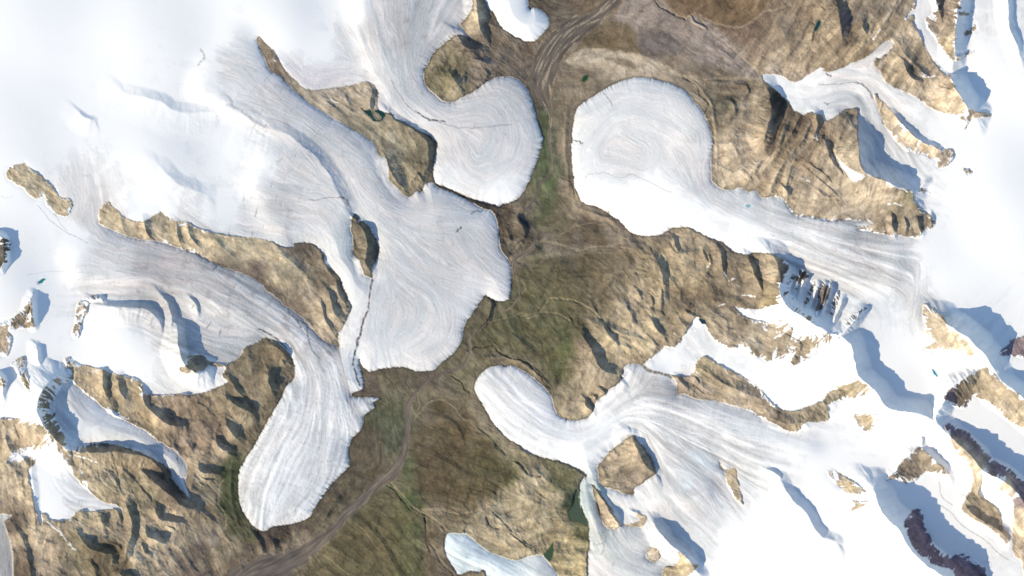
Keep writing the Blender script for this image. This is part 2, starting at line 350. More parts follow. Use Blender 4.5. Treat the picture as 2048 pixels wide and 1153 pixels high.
FLOW = [P(s) for s in """700,-40 735,60 760,130 800,200 840,235 880,265 905,310 930,350 980,370 1030,340 1055,290 1045,230 1010,190 960,190
800,-40 810,80 830,160 860,200 905,222 960,215 1000,225 1010,260 990,310 950,330 925,300
940,-10 900,60 860,110 840,150 855,190
620,-20 700,60 750,150
870,-20 830,60 815,120
560,110 600,150 640,165 700,150 750,160
280,110 400,130 480,165 560,220 640,270 700,320 740,370 790,420 850,440 910,440 960,440 990,460
450,190 530,210 600,260 660,320 700,380 740,440 790,480 830,530 880,560 960,580 1005,590
400,110 500,140 560,190 650,250
700,400 740,450 775,500 765,580 750,650 760,720
760,500 800,560 860,600 850,660 800,700 850,730 900,690
920,480 960,520 1000,560
720,290 770,370 820,410 880,390 940,410
850,560 900,620 900,680
200,210 260,170 330,150 420,150
330,330 400,400 480,430 560,450 630,470 670,520 700,580 700,640
530,350 600,380 660,400 700,440 700,500 725,560 715,620 700,680 700,740 715,780
60,380 110,450 180,480 260,500 360,515 440,545 510,590 580,630 630,680 670,720 690,790 710,830
100,560 200,560 280,560 370,580 450,615 520,650 570,690 610,750 605,830 570,900 530,980 520,1040
640,700 660,800 650,880 610,970 560,1045
170,340 180,400 180,450 230,490
350,600 420,650 500,670
1900,620 1800,560 1700,515 1600,475 1500,425 1420,385 1385,320 1340,260 1280,235 1220,245 1180,300 1190,340
1850,480 1700,470 1560,440 1450,400 1410,340 1400,270 1350,205 1270,190 1190,220
1700,560 1560,495 1450,445 1350,400 1270,350 1200,340 1160,360
1300,430 1220,380 1170,360
1250,260 1300,290 1290,320 1230,310
1900,250 1830,220 1780,180 1740,150 1680,150 1620,165 1560,165 1530,155
1800,300 1770,250 1745,210 1730,180 1690,170 1620,190 1560,180
1780,85 1740,125 1690,140
1850,-10 1840,50 1870,110 1900,145
1700,905 1600,895 1500,865 1420,840 1340,810 1280,800 1220,835 1160,865 1100,850 1040,815 1000,780 970,750
1700,960 1560,930 1450,885 1350,845 1270,830 1210,860 1150,895 1080,880 1020,850 970,790
1280,740 1260,780 1220,810
1500,1050 1420,960 1350,900 1290,850 1260,840
1450,1100 1370,1030 1320,960 1290,880
1350,1120 1280,1080 1230,1000 1190,960
1300,1140 1230,1110 1190,1050 1170,975
1600,780 1500,740 1430,710 1400,670 1390,640
1600,750 1640,720 1700,740
1380,740 1330,725 1310,720
1060,1170 1000,1130 940,1100 900,1080
130,780 180,840 250,870 310,895 350,930 365,960 380,995
100,900 110,960 150,1000 200,1010 240,1020
1980,-40 1985,100 2000,250
1960,560 1900,620 1840,700 1860,800
1840,560 1830,640 1850,700
980,-20 1040,40 1090,70
0,1060 10,1160""".split('\n')]

def CP(s):
    out = []
    for t in s.split(';'):
        v = [float(q) for q in t.replace(',', ' ').split()]
        if v: out.append(v)
    return out
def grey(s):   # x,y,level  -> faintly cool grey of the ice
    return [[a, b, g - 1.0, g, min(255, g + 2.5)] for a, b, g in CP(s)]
ICE_C = grey("""50,50,252;200,60,252;400,50,252;600,40,252;640,100,250;100,250,252;300,300,250;450,300,248;150,480,248;60,560,250;60,700,250;200,680,250;250,720,250;330,150,244;400,165,242;
 300,420,250;100,420,250;0,350,252;0,150,252;450,420,246;560,60,252;700,20,246;80,800,250;20,800,250;-100,500,252;-100,0,252;260,200,248;
 385,95,248;400,150,240;470,130,226;560,200,216;700,300,218;800,420,218;900,500,212;850,650,223;950,590,232;760,700,232;900,430,220;960,520,215;860,560,214;820,600,220;730,480,222;640,300,216;
 580,370,220;520,330,242;560,420,212;660,450,226;600,460,224;500,440,228;700,650,232;700,720,236;690,580,232;650,170,226;600,150,228;700,140,224;760,150,222;
 700,80,226;760,60,210;800,60,200;850,100,212;900,50,214;800,180,220;860,220,226;950,220,216;980,330,224;1000,385,242;900,360,234;1060,260,224;1020,200,214;900,300,222;
 300,520,188;400,540,186;340,560,190;480,600,190;560,650,202;640,700,203;600,800,224;560,950,232;650,900,226;610,1000,232;180,430,216;150,385,224;230,500,216;220,540,226;400,640,218;450,680,218;470,640,204;420,760,236;520,620,200;
 1200,240,231;1300,230,230;1390,300,222;1250,320,226;1180,330,236;1210,300,228;1200,400,252;1300,400,250;1350,430,252;1420,440,240;1450,400,222;1400,350,222;1500,470,246;1540,430,226;1600,450,226;1600,500,222;1700,500,212;1750,530,208;1660,460,226;1700,560,224;1800,490,228;1790,550,218;
 1870,500,246;1950,500,253;1980,300,253;2040,200,253;2000,420,253;2200,300,253;2200,800,253;1650,610,232;1760,600,236;
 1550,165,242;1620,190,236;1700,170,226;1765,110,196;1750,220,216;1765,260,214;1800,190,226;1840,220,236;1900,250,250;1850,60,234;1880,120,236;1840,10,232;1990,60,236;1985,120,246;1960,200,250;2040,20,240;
 1000,780,228;970,760,230;1040,820,231;1080,840,230;1100,870,234;1160,870,232;1200,880,238;1150,905,246;1250,780,232;1300,820,228;1400,850,228;1360,900,212;1350,960,212;1400,1000,212;1440,960,222;1250,1010,230;1230,950,246;1290,1000,230;1200,1040,206;1180,1080,206;1185,1130,220;1300,1070,224;1400,1060,232;1340,1040,218;1500,900,228;1550,940,236;1600,900,240;1550,1050,252;1480,1100,250;1700,1050,253;1640,940,248;
 1350,680,238;1330,740,250;1400,690,232;1450,715,240;1550,760,246;1600,760,248;1310,775,212;1340,780,208;1650,740,252;1640,650,252;1560,630,250;1600,870,236;1800,700,250;1850,800,253;1750,600,238;1800,640,240;1840,620,222;1900,560,250;
 1040,40,248;1010,20,246;120,960,238;150,1000,226;110,1020,246;200,1015,232;90,950,248;150,800,228;200,840,238;280,870,232;330,910,216;365,950,208;375,985,212;10,1100,178;1950,1040,246;1990,1080,238;1900,960,250;1860,980,252;2010,1020,240;1830,1140,252;2000,850,248;2030,900,246;1520,628,246""") \
 + [[930,1090,212,224,230],[1000,1130,214,226,232],[1190,985,200,212,212],[1180,1030,198,212,212],[1185,1080,202,214,212],[330,530,202,196,198],[440,560,198,196,196],[650,165,226,221,228],[600,160,228,224,230],
    [1370,960,205,214,220],[1400,920,212,220,226],[700,480,222,230,232],[740,190,226,226,232]]
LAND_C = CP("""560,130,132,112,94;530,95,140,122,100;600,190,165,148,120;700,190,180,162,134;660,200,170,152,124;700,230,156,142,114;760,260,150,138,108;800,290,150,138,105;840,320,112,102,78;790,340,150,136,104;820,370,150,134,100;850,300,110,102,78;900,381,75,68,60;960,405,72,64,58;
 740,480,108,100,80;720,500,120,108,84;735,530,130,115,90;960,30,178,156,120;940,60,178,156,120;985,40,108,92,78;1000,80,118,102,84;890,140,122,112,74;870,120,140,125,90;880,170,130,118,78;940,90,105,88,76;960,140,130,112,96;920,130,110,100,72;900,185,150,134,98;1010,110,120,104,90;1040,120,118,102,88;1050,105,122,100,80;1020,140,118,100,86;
 1100,20,114,96,78;1160,10,118,94,70;1120,50,120,104,84;1090,70,118,100,82;1070,10,100,84,68;1150,60,125,110,98;1250,60,132,114,106;1300,30,134,115,110;1350,80,142,124,116;1400,20,122,94,68;1450,30,126,96,68;1500,60,122,94,74;1530,20,125,100,76;1400,50,130,104,80;1300,90,120,102,98;1290,110,122,104,100;1210,75,114,94,66;1250,85,116,98,74;1180,85,116,98,76;1200,100,120,98,68;1400,110,138,120,110;1450,75,128,102,82;1480,120,142,124,110;1510,110,132,106,84;1460,50,122,92,68;
 1180,110,178,156,126;1250,125,176,156,128;1210,115,178,156,126;1300,140,172,150,125;1330,150,165,144,118;1350,125,132,112,92;1400,145,120,102,84;1450,135,122,104,84;1490,145,150,132,104;1450,190,124,108,84;1490,170,125,104,78;1420,180,128,112,88;1390,160,150,130,104;1400,200,146,126,98;1140,150,130,112,92;1180,165,122,108,86;1130,200,120,106,84;1150,190,130,112,86;1110,240,112,100,78;1130,300,128,110,88;1130,260,118,104,82;1090,250,80,98,62;1085,300,84,104,64;1095,330,88,104,66;1060,140,98,88,82;1070,210,90,84,74;1440,240,130,114,84;1452,215,105,102,78;
 1560,50,142,120,94;1530,120,160,138,110;1550,140,165,142,118;1620,100,162,140,110;1600,20,136,112,88;1580,90,142,120,94;1700,30,132,112,86;1650,70,156,134,104;1690,90,130,108,82;1750,60,178,152,112;1720,20,150,130,105;1780,20,148,128,104;1740,90,168,142,102;1700,105,156,130,94;1660,120,158,132,98;1620,130,165,140,115;1790,60,160,140,108;
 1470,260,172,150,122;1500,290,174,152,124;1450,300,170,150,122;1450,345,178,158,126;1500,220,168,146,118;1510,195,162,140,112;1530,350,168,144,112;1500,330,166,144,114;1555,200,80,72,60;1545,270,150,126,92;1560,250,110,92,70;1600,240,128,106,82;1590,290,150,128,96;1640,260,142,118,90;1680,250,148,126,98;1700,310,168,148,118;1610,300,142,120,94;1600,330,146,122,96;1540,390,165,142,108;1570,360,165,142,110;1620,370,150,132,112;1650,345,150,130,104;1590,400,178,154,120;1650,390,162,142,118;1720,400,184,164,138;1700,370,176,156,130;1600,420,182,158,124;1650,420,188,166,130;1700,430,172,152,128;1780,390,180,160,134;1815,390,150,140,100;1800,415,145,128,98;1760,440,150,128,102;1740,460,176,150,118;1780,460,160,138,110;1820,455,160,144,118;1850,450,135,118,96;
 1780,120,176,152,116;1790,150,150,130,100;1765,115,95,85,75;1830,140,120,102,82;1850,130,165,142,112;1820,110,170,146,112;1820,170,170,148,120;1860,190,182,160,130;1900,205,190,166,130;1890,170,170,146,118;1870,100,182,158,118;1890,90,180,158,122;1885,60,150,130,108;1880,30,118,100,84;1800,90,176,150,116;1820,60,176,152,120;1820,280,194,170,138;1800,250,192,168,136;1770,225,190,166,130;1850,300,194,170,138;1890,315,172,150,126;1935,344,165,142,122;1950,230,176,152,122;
 1040,430,120,102,78;1010,440,92,78,62;1020,470,100,84,66;1050,470,95,82,64;1010,500,100,86,66;1030,500,125,110,88;1090,390,98,106,62;1100,370,90,108,62;1120,400,104,92,66;1130,370,120,102,80;1145,400,142,124,96;1155,420,140,122,96;1060,410,118,106,80;1080,440,105,104,68;1120,450,104,94,68;1180,445,100,82,62;1200,480,106,90,66;1140,480,104,88,66;1180,470,98,82,60;1220,450,140,120,98;1190,425,130,112,90;1240,470,132,114,92;1230,485,142,122,100;1100,495,134,118,94;1150,498,128,114,96;1190,490,134,118,96;1280,480,130,112,92;1330,470,128,110,92;
 1080,530,96,92,62;1060,560,98,94,62;1120,550,92,88,56;1180,530,96,82,56;1200,560,120,104,74;1230,550,150,130,98;1250,520,112,94,68;1300,500,148,126,92;1290,540,140,122,88;1370,480,166,144,108;1390,475,160,138,106;1350,510,178,152,108;1400,520,168,142,100;1380,560,164,140,98;1400,555,150,130,92;1280,560,158,136,100;1260,590,158,138,106;1340,560,172,148,104;1450,470,125,108,88;1460,530,142,120,90;1480,560,132,114,86;1500,600,146,124,94;1480,510,118,102,80;1520,560,150,124,90;1545,600,152,130,88;1420,600,130,108,76;1390,590,134,112,80;1370,610,128,106,78;1350,640,160,136,98;1310,600,180,154,112;1280,620,156,136,104;1200,620,138,122,90;1240,620,160,140,108;1200,590,110,94,68;1150,600,96,88,58;1100,600,108,100,68;1060,620,112,106,76;1070,590,90,92,58;1050,660,95,92,60;1020,680,98,90,62;1020,640,100,100,66;1100,680,98,92,58;1130,700,82,96,48;1120,660,92,98,56;1080,720,96,88,58;1110,740,92,98,54;1150,660,100,90,62;1160,690,122,100,80;1180,740,158,138,108;1160,720,140,120,94;1150,770,156,138,104;1120,780,130,116,84;1150,820,170,148,108;1185,780,160,140,108;1060,730,128,112,84;1000,715,120,106,78;1080,760,132,114,88;1105,790,140,124,92;
 1250,660,178,156,114;1220,690,176,154,112;1210,640,150,132,96;1260,700,172,150,106;1290,690,176,154,110;1280,725,145,124,94;1320,640,168,148,108;1340,680,160,138,104;1330,620,145,128,92;1380,600,128,108,78;1440,640,160,140,110;1410,620,140,122,94;1480,650,150,130,104;1450,670,162,142,112;1500,690,184,164,134;1530,660,176,156,128;1500,700,150,132,102;1570,690,160,138,106;1560,660,172,148,118;1620,690,168,146,112;1650,685,172,150,116;1540,600,150,128,90;
 1410,740,172,150,100;1430,755,150,130,100;1470,770,172,150,116;1480,790,170,148,120;1540,820,160,136,106;1400,780,160,138,112;1370,770,150,128,108;1600,835,168,146,112;1560,845,130,110,84;1640,820,165,145,112;1690,785,168,148,112;1740,778,165,145,112;1730,840,182,160,124;1900,650,180,156,124;1870,650,186,162,130;1920,690,190,168,134;1880,690,188,166,132;
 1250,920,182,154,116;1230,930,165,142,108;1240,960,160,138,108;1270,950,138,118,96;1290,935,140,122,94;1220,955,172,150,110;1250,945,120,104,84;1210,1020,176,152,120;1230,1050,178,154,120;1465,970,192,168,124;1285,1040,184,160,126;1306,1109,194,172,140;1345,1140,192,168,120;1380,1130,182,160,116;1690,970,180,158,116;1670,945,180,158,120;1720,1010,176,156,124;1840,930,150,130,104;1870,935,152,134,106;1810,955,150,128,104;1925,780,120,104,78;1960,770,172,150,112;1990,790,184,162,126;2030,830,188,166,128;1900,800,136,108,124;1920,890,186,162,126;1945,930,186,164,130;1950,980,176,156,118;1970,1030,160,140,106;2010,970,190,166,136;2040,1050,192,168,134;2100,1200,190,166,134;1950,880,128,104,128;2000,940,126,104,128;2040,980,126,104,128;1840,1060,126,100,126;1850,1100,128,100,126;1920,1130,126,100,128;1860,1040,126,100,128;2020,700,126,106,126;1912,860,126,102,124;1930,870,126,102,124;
 960,650,98,94,62;950,620,104,94,68;930,680,96,92,66;900,730,100,94,66;880,770,112,98,78;780,760,108,100,72;740,760,115,98,80;840,755,96,84,70;760,830,88,96,64;800,830,92,100,66;730,790,118,98,80;800,790,112,106,78;860,800,118,106,80;880,820,102,84,52;740,880,94,80,62;730,920,94,82,62;760,930,100,90,70;780,880,82,92,66;790,850,88,98,68;860,840,118,106,86;850,880,110,98,78;900,850,104,92,66;930,880,104,84,54;940,850,108,88,54;880,900,98,80,62;860,930,96,78,56;900,940,98,84,56;880,970,102,80,56;920,980,98,86,54;960,930,88,90,48;1000,930,82,88,42;1010,950,86,92,48;970,970,92,86,52;940,1010,112,98,66;870,1015,146,128,94;920,1010,110,96,64;980,890,112,104,66;1000,870,142,126,92;1020,900,150,134,98;1030,920,120,112,74;990,850,135,120,90;960,830,134,118,88;950,790,132,118,88;930,760,110,104,72;960,720,112,104,72;
 1080,950,166,146,106;1050,980,160,142,104;1100,1000,168,148,104;1030,1000,166,148,108;1120,960,104,106,62;1060,930,140,126,92;1100,930,112,108,70;1080,1050,172,152,106;1020,1060,176,154,112;1060,1080,168,148,104;1110,1060,152,134,92;960,1050,162,144,108;1000,1030,150,140,108;970,1020,150,132,98;930,1060,146,130,94;1140,1080,180,158,98;1140,1130,180,158,98;1120,1120,172,150,94;1165,1060,120,118,64;1150,1005,60,80,55;870,1060,130,112,80;880,1100,130,112,84;900,1150,112,92,72;860,1080,96,80,60;850,1130,98,82,60;830,1040,96,88,58;820,1000,76,100,52;800,970,118,112,78;810,940,86,98,60;780,1000,98,94,66;790,1010,88,96,58;770,1040,106,96,60;740,1060,104,92,58;720,1090,104,88,54;700,1130,104,92,56;740,1130,110,98,58;780,1120,102,92,54;790,1080,96,88,50;820,1090,112,116,68;828,1060,84,108,52;830,1130,96,112,62;
 690,990,98,88,68;650,1010,96,84,64;640,1050,104,92,68;610,1060,98,82,66;560,1070,78,64,54;600,1080,140,122,96;580,1100,136,118,92;530,1080,88,72,60;530,1110,140,120,92;480,1050,90,78,58;500,1120,112,92,76;460,960,72,86,48;455,1010,70,84,52;470,900,110,98,72;465,930,80,88,54;
 350,470,190,168,124;450,500,194,172,128;560,520,192,170,124;500,490,192,170,124;400,480,178,156,118;340,450,180,158,118;620,560,166,148,110;560,560,168,150,110;670,620,162,142,112;650,650,170,148,118;620,600,172,150,116;600,610,134,114,92;575,590,140,122,96;640,520,128,110,86;600,495,112,94,80;640,560,120,104,82;510,552,108,90,80;550,590,112,96,86;450,527,130,112,90;250,440,192,168,124;215,430,192,170,126;290,460,178,154,116;50,350,192,170,126;30,345,190,168,124;70,380,176,158,122;110,400,192,168,122;130,420,184,162,122;10,500,90,84,78;30,640,150,130,104;5,690,166,142,116;48,740,176,154,116;165,610,165,145,122;155,650,150,130,105;385,740,150,134,106;430,730,150,134,112;
 150,730,188,162,118;180,760,184,158,116;220,790,168,146,106;260,800,164,142,104;250,830,168,146,106;300,850,168,144,104;310,810,160,136,106;340,830,150,122,98;370,820,146,120,96;400,810,138,114,84;450,775,130,114,82;440,820,134,114,84;500,720,132,116,82;530,720,128,108,76;500,760,142,122,88;520,790,150,130,94;550,760,118,104,78;550,790,112,100,74;480,800,132,116,84;480,850,170,148,112;500,830,120,104,76;510,870,112,98,70;430,860,130,106,84;400,880,140,114,90;380,880,144,118,94;390,930,160,138,106;420,930,150,128,98;450,900,165,142,112;430,980,140,124,92;400,1000,150,130,100;
 20,880,172,148,114;60,870,186,160,122;40,930,186,162,124;30,990,188,164,124;60,1060,184,160,120;20,1000,150,126,96;40,1090,184,158,120;100,1100,176,148,116;90,1130,178,152,120;130,890,186,160,118;150,930,180,156,114;200,940,172,150,112;170,920,176,152,114;250,930,160,136,98;300,930,150,128,92;210,980,168,148,108;260,970,152,136,96;230,1000,160,138,102;290,1000,140,126,92;270,1030,150,136,100;180,1040,166,146,106;170,1060,172,150,112;220,1070,160,138,104;250,1060,156,136,104;140,1080,124,112,78;120,1060,170,146,110;140,1110,140,128,98;170,1120,120,106,74;220,1100,110,92,58;240,1120,108,92,64;200,1140,110,94,64;130,1145,130,114,86;350,1090,174,152,118;310,1100,168,148,112;270,1110,184,160,122;340,1040,176,152,118;300,1040,170,146,112;400,1040,146,126,98;380,1070,164,142,110;330,1130,160,138,108;370,1110,130,110,90;400,1100,112,94,82;430,1080,150,132,106;440,1110,142,124,100;400,1130,116,96,82;460,1090,120,108,78;480,1140,112,92,64;420,1020,130,108,82;
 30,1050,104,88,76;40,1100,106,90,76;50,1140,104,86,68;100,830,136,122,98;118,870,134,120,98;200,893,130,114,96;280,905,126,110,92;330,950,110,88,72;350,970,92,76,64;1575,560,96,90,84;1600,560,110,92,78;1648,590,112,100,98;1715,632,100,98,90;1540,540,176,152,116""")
HGT = CP("""0,0,75;300,100,70;550,30,66;700,0,50;0,300,78;300,330,76;500,330,58;650,500,34;0,600,80;250,650,70;400,720,58;0,800,80;150,500,62;350,540,46;560,640,26;620,760,14;600,950,8;700,300,36;560,200,50;850,450,20;950,550,12;850,700,8;
 760,100,40;850,200,22;950,300,12;1050,250,5;1000,400,6;1090,200,1;1080,400,2;1000,600,5;900,760,3;820,850,1;750,980,0;600,1110,-2;1200,50,3;1150,10,4;1350,60,14;1480,120,20;1450,20,20;1550,60,40;1700,50,60;1800,100,72;
 1200,300,12;1300,250,18;1400,400,28;1250,450,16;1550,440,40;1700,500,54;1850,500,72;2000,400,80;2000,100,78;1560,170,30;1700,170,44;1850,230,70;1480,280,45;1600,300,62;1700,300,62;1680,400,58;1150,500,8;1100,600,10;1200,600,24;1300,550,34;1400,550,44;1500,580,54;1100,700,14;1200,720,30;
 1280,650,36;1450,640,50;1600,680,66;1000,780,10;1100,860,16;1200,880,22;1350,850,34;1500,880,46;1650,900,62;1400,700,40;1550,750,54;1700,700,72;1900,700,80;1800,800,78;2000,900,70;1900,1000,60;1950,1100,46;1700,1000,76;1550,1050,64;1400,1000,44;1250,930,36;1200,1050,26;1300,1100,36;
 900,900,10;1000,940,16;1080,1000,30;1140,1100,22;930,1100,10;1000,1140,14;850,1100,8;740,1100,4;700,900,3;450,800,44;500,730,46;520,760,36;300,850,40;300,900,38;370,970,26;200,950,52;100,950,58;0,950,60;50,1080,50;200,1080,44;350,1080,22;430,1100,10;470,980,8;0,1100,34;400,480,66;550,530,52;300,450,66;
 2200,600,82;-200,600,82;-200,100,80;2200,100,80;1000,50,26;930,130,26;1040,110,8;1030,20,24;1440,500,40""")
def WP(s): return np.array(CP(s))
RIVER = WP("1262,-80,40;1235,-10,36;1200,28,34;1172,45,44;1140,66,56;1115,92,64;1102,115,64;1090,140,58;1083,168,50;1086,192,34;1096,214,13;1101,240,6;1098,280,5;1103,325,5;1098,350,6;1080,368,6;1070,395,6;1052,420,5;1048,436,5;1060,455,6;1070,472,7;1068,490,8;1052,505,9;1034,515,7;1026,535,5;1032,560,4;1040,585,4;1032,605,4;1010,621,4;990,618,4;978,640,4;960,658,5;940,680,5;941,705,6;920,735,8;876,750,8;845,773,9;826,795,10;815,820,12;814,863,12;812,880,14;805,914,20;784,947,28;752,972,22;722,1004,22;690,1029,26;668,1059,22;638,1084,26;606,1109,44;562,1130,60;500,1160,90;420,1230,130")
STREAMS = [  # points, half width, colour, groove depth
 ("1300,-5 1325,15 1345,25 1362,35 1372,38 1400,32 1430,45 1450,54 1480,52 1510,35 1540,20 1580,10",2.4,(172,150,124),0.5),
 ("1400,38 1420,60 1450,85 1480,110 1505,135 1515,150",2.0,(172,150,124),0.6),
 ("1310,0 1330,17 1350,30 1370,38",1.0,(60,58,58),1.5),
 ("1525,160 1480,157 1420,160 1385,160 1370,152",2.4,(172,152,126),0.5),
 ("1370,155 1390,170 1405,190 1417,210 1412,228",1.0,(70,66,58),1.2),
 ("1424,240 1430,280 1428,330",1.6,(168,146,116),0.3),
 ("1150,395 1140,360 1118,355",1.0,(80,70,55),0.8),
 ("1120,385 1140,400 1150,420 1175,435 1200,440 1225,450 1238,470 1240,485",3.6,(158,138,110),0.6),
 ("1060,500 1080,485 1130,495 1170,500 1220,492 1250,478 1290,482 1330,470 1380,476",2.6,(158,140,112),0.8),
 ("1240,495 1275,510 1310,520 1330,540 1345,570",1.8,(160,140,108),0.6),
 ("1040,525 1065,530 1100,515 1150,505",3.0,(140,126,104),0.4),
 ("1120,470 1150,452 1200,446",1.0,(150,130,102),0.3),
 ("1045,480 1030,495 1025,500",0.8,(60,55,45),1),
 ("1385,770 1410,790",1,(90,80,66),1),
 ("1055,640 1080,628 1092,600 1110,596 1140,600 1170,610 1200,635 1215,655 1235,670 1260,680",1.8,(162,144,108),1.2),
 ("1040,635 1080,625 1110,630 1140,645",1.6,(140,128,94),1.2),
 ("1022,606 1035,600 1050,580 1040,560",1.4,(130,120,96),0.5),
 ("1045,626 1020,634 1000,640 970,648",1.2,(138,126,92),0.5),
 ("940,700 960,695 985,690 1000,705 1024,715 1050,725 1070,740 1085,765 1100,780",1.6,(70,64,48),1.6),
 ("905,750 920,760 930,775 938,790",1.3,(50,68,42),1.2),
 ("826,838 845,815 875,800 900,812 925,838 945,850 960,870",1.5,(158,142,108),0.6),
 ("960,860 985,880 1000,900 1015,910",1.5,(70,72,60),1.0),
 ("830,795 838,815 828,835",1.2,(150,134,104),0.4),
 ("780,968 800,990 830,1018 855,1030 880,1050 892,1062",2.0,(158,140,104),1.0),
 ("776,970 795,992 825,1022",1.2,(50,90,45),1.4),
 ("848,1028 856,1060 870,1100 890,1130 915,1155",2.2,(130,112,84),1.2),
 ("850,1030 852,1070 862,1105",1.1,(72,66,50),1.2),
 ("845,1022 880,1020 920,1030 950,1020 980,1012",2.4,(165,144,112),0.8),
 ("690,1035 720,1060 740,1080 760,1100",1.0,(140,124,84),0.4),
 ("650,1110 670,1130 700,1150",1.4,(150,134,94),0.4),
 ("1024,920 1045,935 1058,950 1080,952",1.6,(80,72,58),1.4),
 ("1024,1068 1040,1080 1050,1092 1064,1100",1.6,(72,64,50),1.6),
 ("970,1035 985,1055 1000,1060",1.4,(80,80,72),1.4),
 ("990,1025 1005,1045 1025,1065",1.4,(80,80,72),1.4),
 ("1065,1100 1090,1085 1110,1060 1130,1025",6,(150,128,90),0.8),
 ("1275,50 1330,60 1400,80 1450,110 1500,145",0.9,(160,138,122),0.2),
 ("1345,70 1380,100 1440,120 1490,148",0.9,(160,138,122),0.2),
 ("212,862 225,895 232,940 240,985",1.3,(150,130,94),1.2),
 ("233,985 205,965 190,930 165,895",1.0,(200,180,140),0.8),
 ("100,1040 130,1080 148,1100",1.2,(190,182,166),0.3),
 ("665,188 670,200 690,212 715,218",1.4,(140,118,96),0.6),
 ("315,482 300,470 292,450",1,(140,120,100),0.6),
 ("1640,10 1650,35 1640,60 1628,85 1610,105 1590,122",1.6,(160,138,108),1.0),
 ("1800,0 1780,40 1755,60 1730,90 1705,122",1.6,(186,160,112),0.6),
 ("440,880 460,890 475,880 485,850 498,830",1.3,(130,116,84),0.7),
 ("445,960 438,985 440,1010 450,1040 445,1070 460,1090",1.6,(160,142,112),0.7),
 ("1560,400 1555,380 1600,360 1640,395 1680,398",2.4,(176,154,118),1.0),
]
ICE_LINES = [  # dark or bright lines drawn out in the ice by moraine and melt water
 ("782,160 800,190 820,215 850,235 880,245 920,255 1024,250",1.0,(130,130,140),0.5),
 ("832,222 850,235 870,241 892,245",1.4,(92,92,100),0.9),
 ("744,545 743,576 738,606 732,633 722,661 716,690",1.6,(112,96,98),1.0),
 ("722,661 716,680 712,700 708,725 711,745 720,770",1.6,(90,98,100),1.0),
 ("1158,366 1168,372 1175,352 1200,346 1220,350 1240,356 1265,350 1300,365 1340,385",1.0,(175,173,175),0.5),
 ("1204,182 1215,195 1226,210",1.0,(125,130,140),0.6),
 ("1144,283 1155,284 1164,286",1.2,(90,90,96),0.8),
 ("620,400 680,395 700,412 705,430",0.9,(120,118,128),0.5),
 ("680,394 690,398 698,410",2.0,(110,90,88),0.6),
 ("512,240 560,275 620,300 650,330 680,380 700,420",1.2,(200,185,200),0.3),
 ("590,640 612,650 620,690 640,720",1.0,(100,100,102),0.6),
 ("576,620 592,640 605,655",1.6,(104,92,92),0.6),
 ("512,658 535,668 560,685 575,700",1.6,(84,78,82),0.8),
 ("663,686 675,700 690,750 700,790 705,830",1.2,(160,140,140),0.5),
 ("655,700 670,720 688,770 698,830",0.9,(150,136,138),0.5),
 ("75,412 100,438 125,460 155,475 175,485",0.9,(150,150,156),0.4),
 ("0,392 12,396 25,392",0.9,(190,190,196),0.3),
 ("107,428 118,442 135,462",0.9,(170,165,165),0.4),
 ("1700,522 1740,532 1770,545 1800,562",1.2,(160,150,152),0.6),
 ("1540,470 1600,490 1680,530",0.9,(180,178,182),0.5),
 ("1646,136 1653,147 1662,152",1.4,(90,90,96),0.8),
 ("1640,170 1680,168 1715,165 1740,185",1.0,(140,138,142),0.6),
 ("1712,163 1728,172 1745,195",1.3,(110,108,112),0.6),
 ("1753,118 1750,130 1760,138",3.0,(84,78,80),0.7),
 ("1650,205 1654,208 1658,207",1.2,(90,95,95),0.7),
 ("1283,731 1300,742 1330,750 1346,753",3.0,(110,100,84),0.9),
 ("1348,860 1380,880 1420,900 1440,930",0.9,(180,176,172),0.5),
 ("1262,808 1300,818 1340,822",1.0,(200,198,194),0.5),
 ("912,465 916,460 922,456",1.4,(70,70,70),0.8),
 ("944,430 950,424 964,424",1.0,(120,116,120),0.7),
 ("872,370 902,383 940,400 980,412",2.0,(80,72,66),0.9),
 ("300,890 320,895 340,903",0.9,(120,120,120),0.5),
 ("355,912 357,926",1.8,(110,96,90),0.7),
 ("1196,1060 1208,1090 1204,1110",1.6,(150,150,150),0.5),
 ("1205,1060 1212,1080 1196,1090",1.2,(140,146,140),0.5),
 ("1960,940 1990,980 2010,1010",1,(200,196,190),0.3),
 ("1880,1010 1905,1030 1930,1055 1970,1080 1990,1100 2015,1120",1.0,(150,140,132),0.5),
 ("1878,950 1880,985 1905,1010",1.0,(160,150,140),0.5),
 ("1440,925 1430,905 1400,880",1,(170,160,155),0.4),
 ("55,550 85,545 130,543 190,548",0.8,(170,170,175),0.3),
 ("397,130 410,112 403,100",2.2,(150,146,140),0.5),
 ("465,108 500,130 520,150",4,(190,184,182),0.4),
 ("455,210 480,220 500,235 512,245",3,(150,156,166),0.4),
]
MORAINE = "glacier foreland"

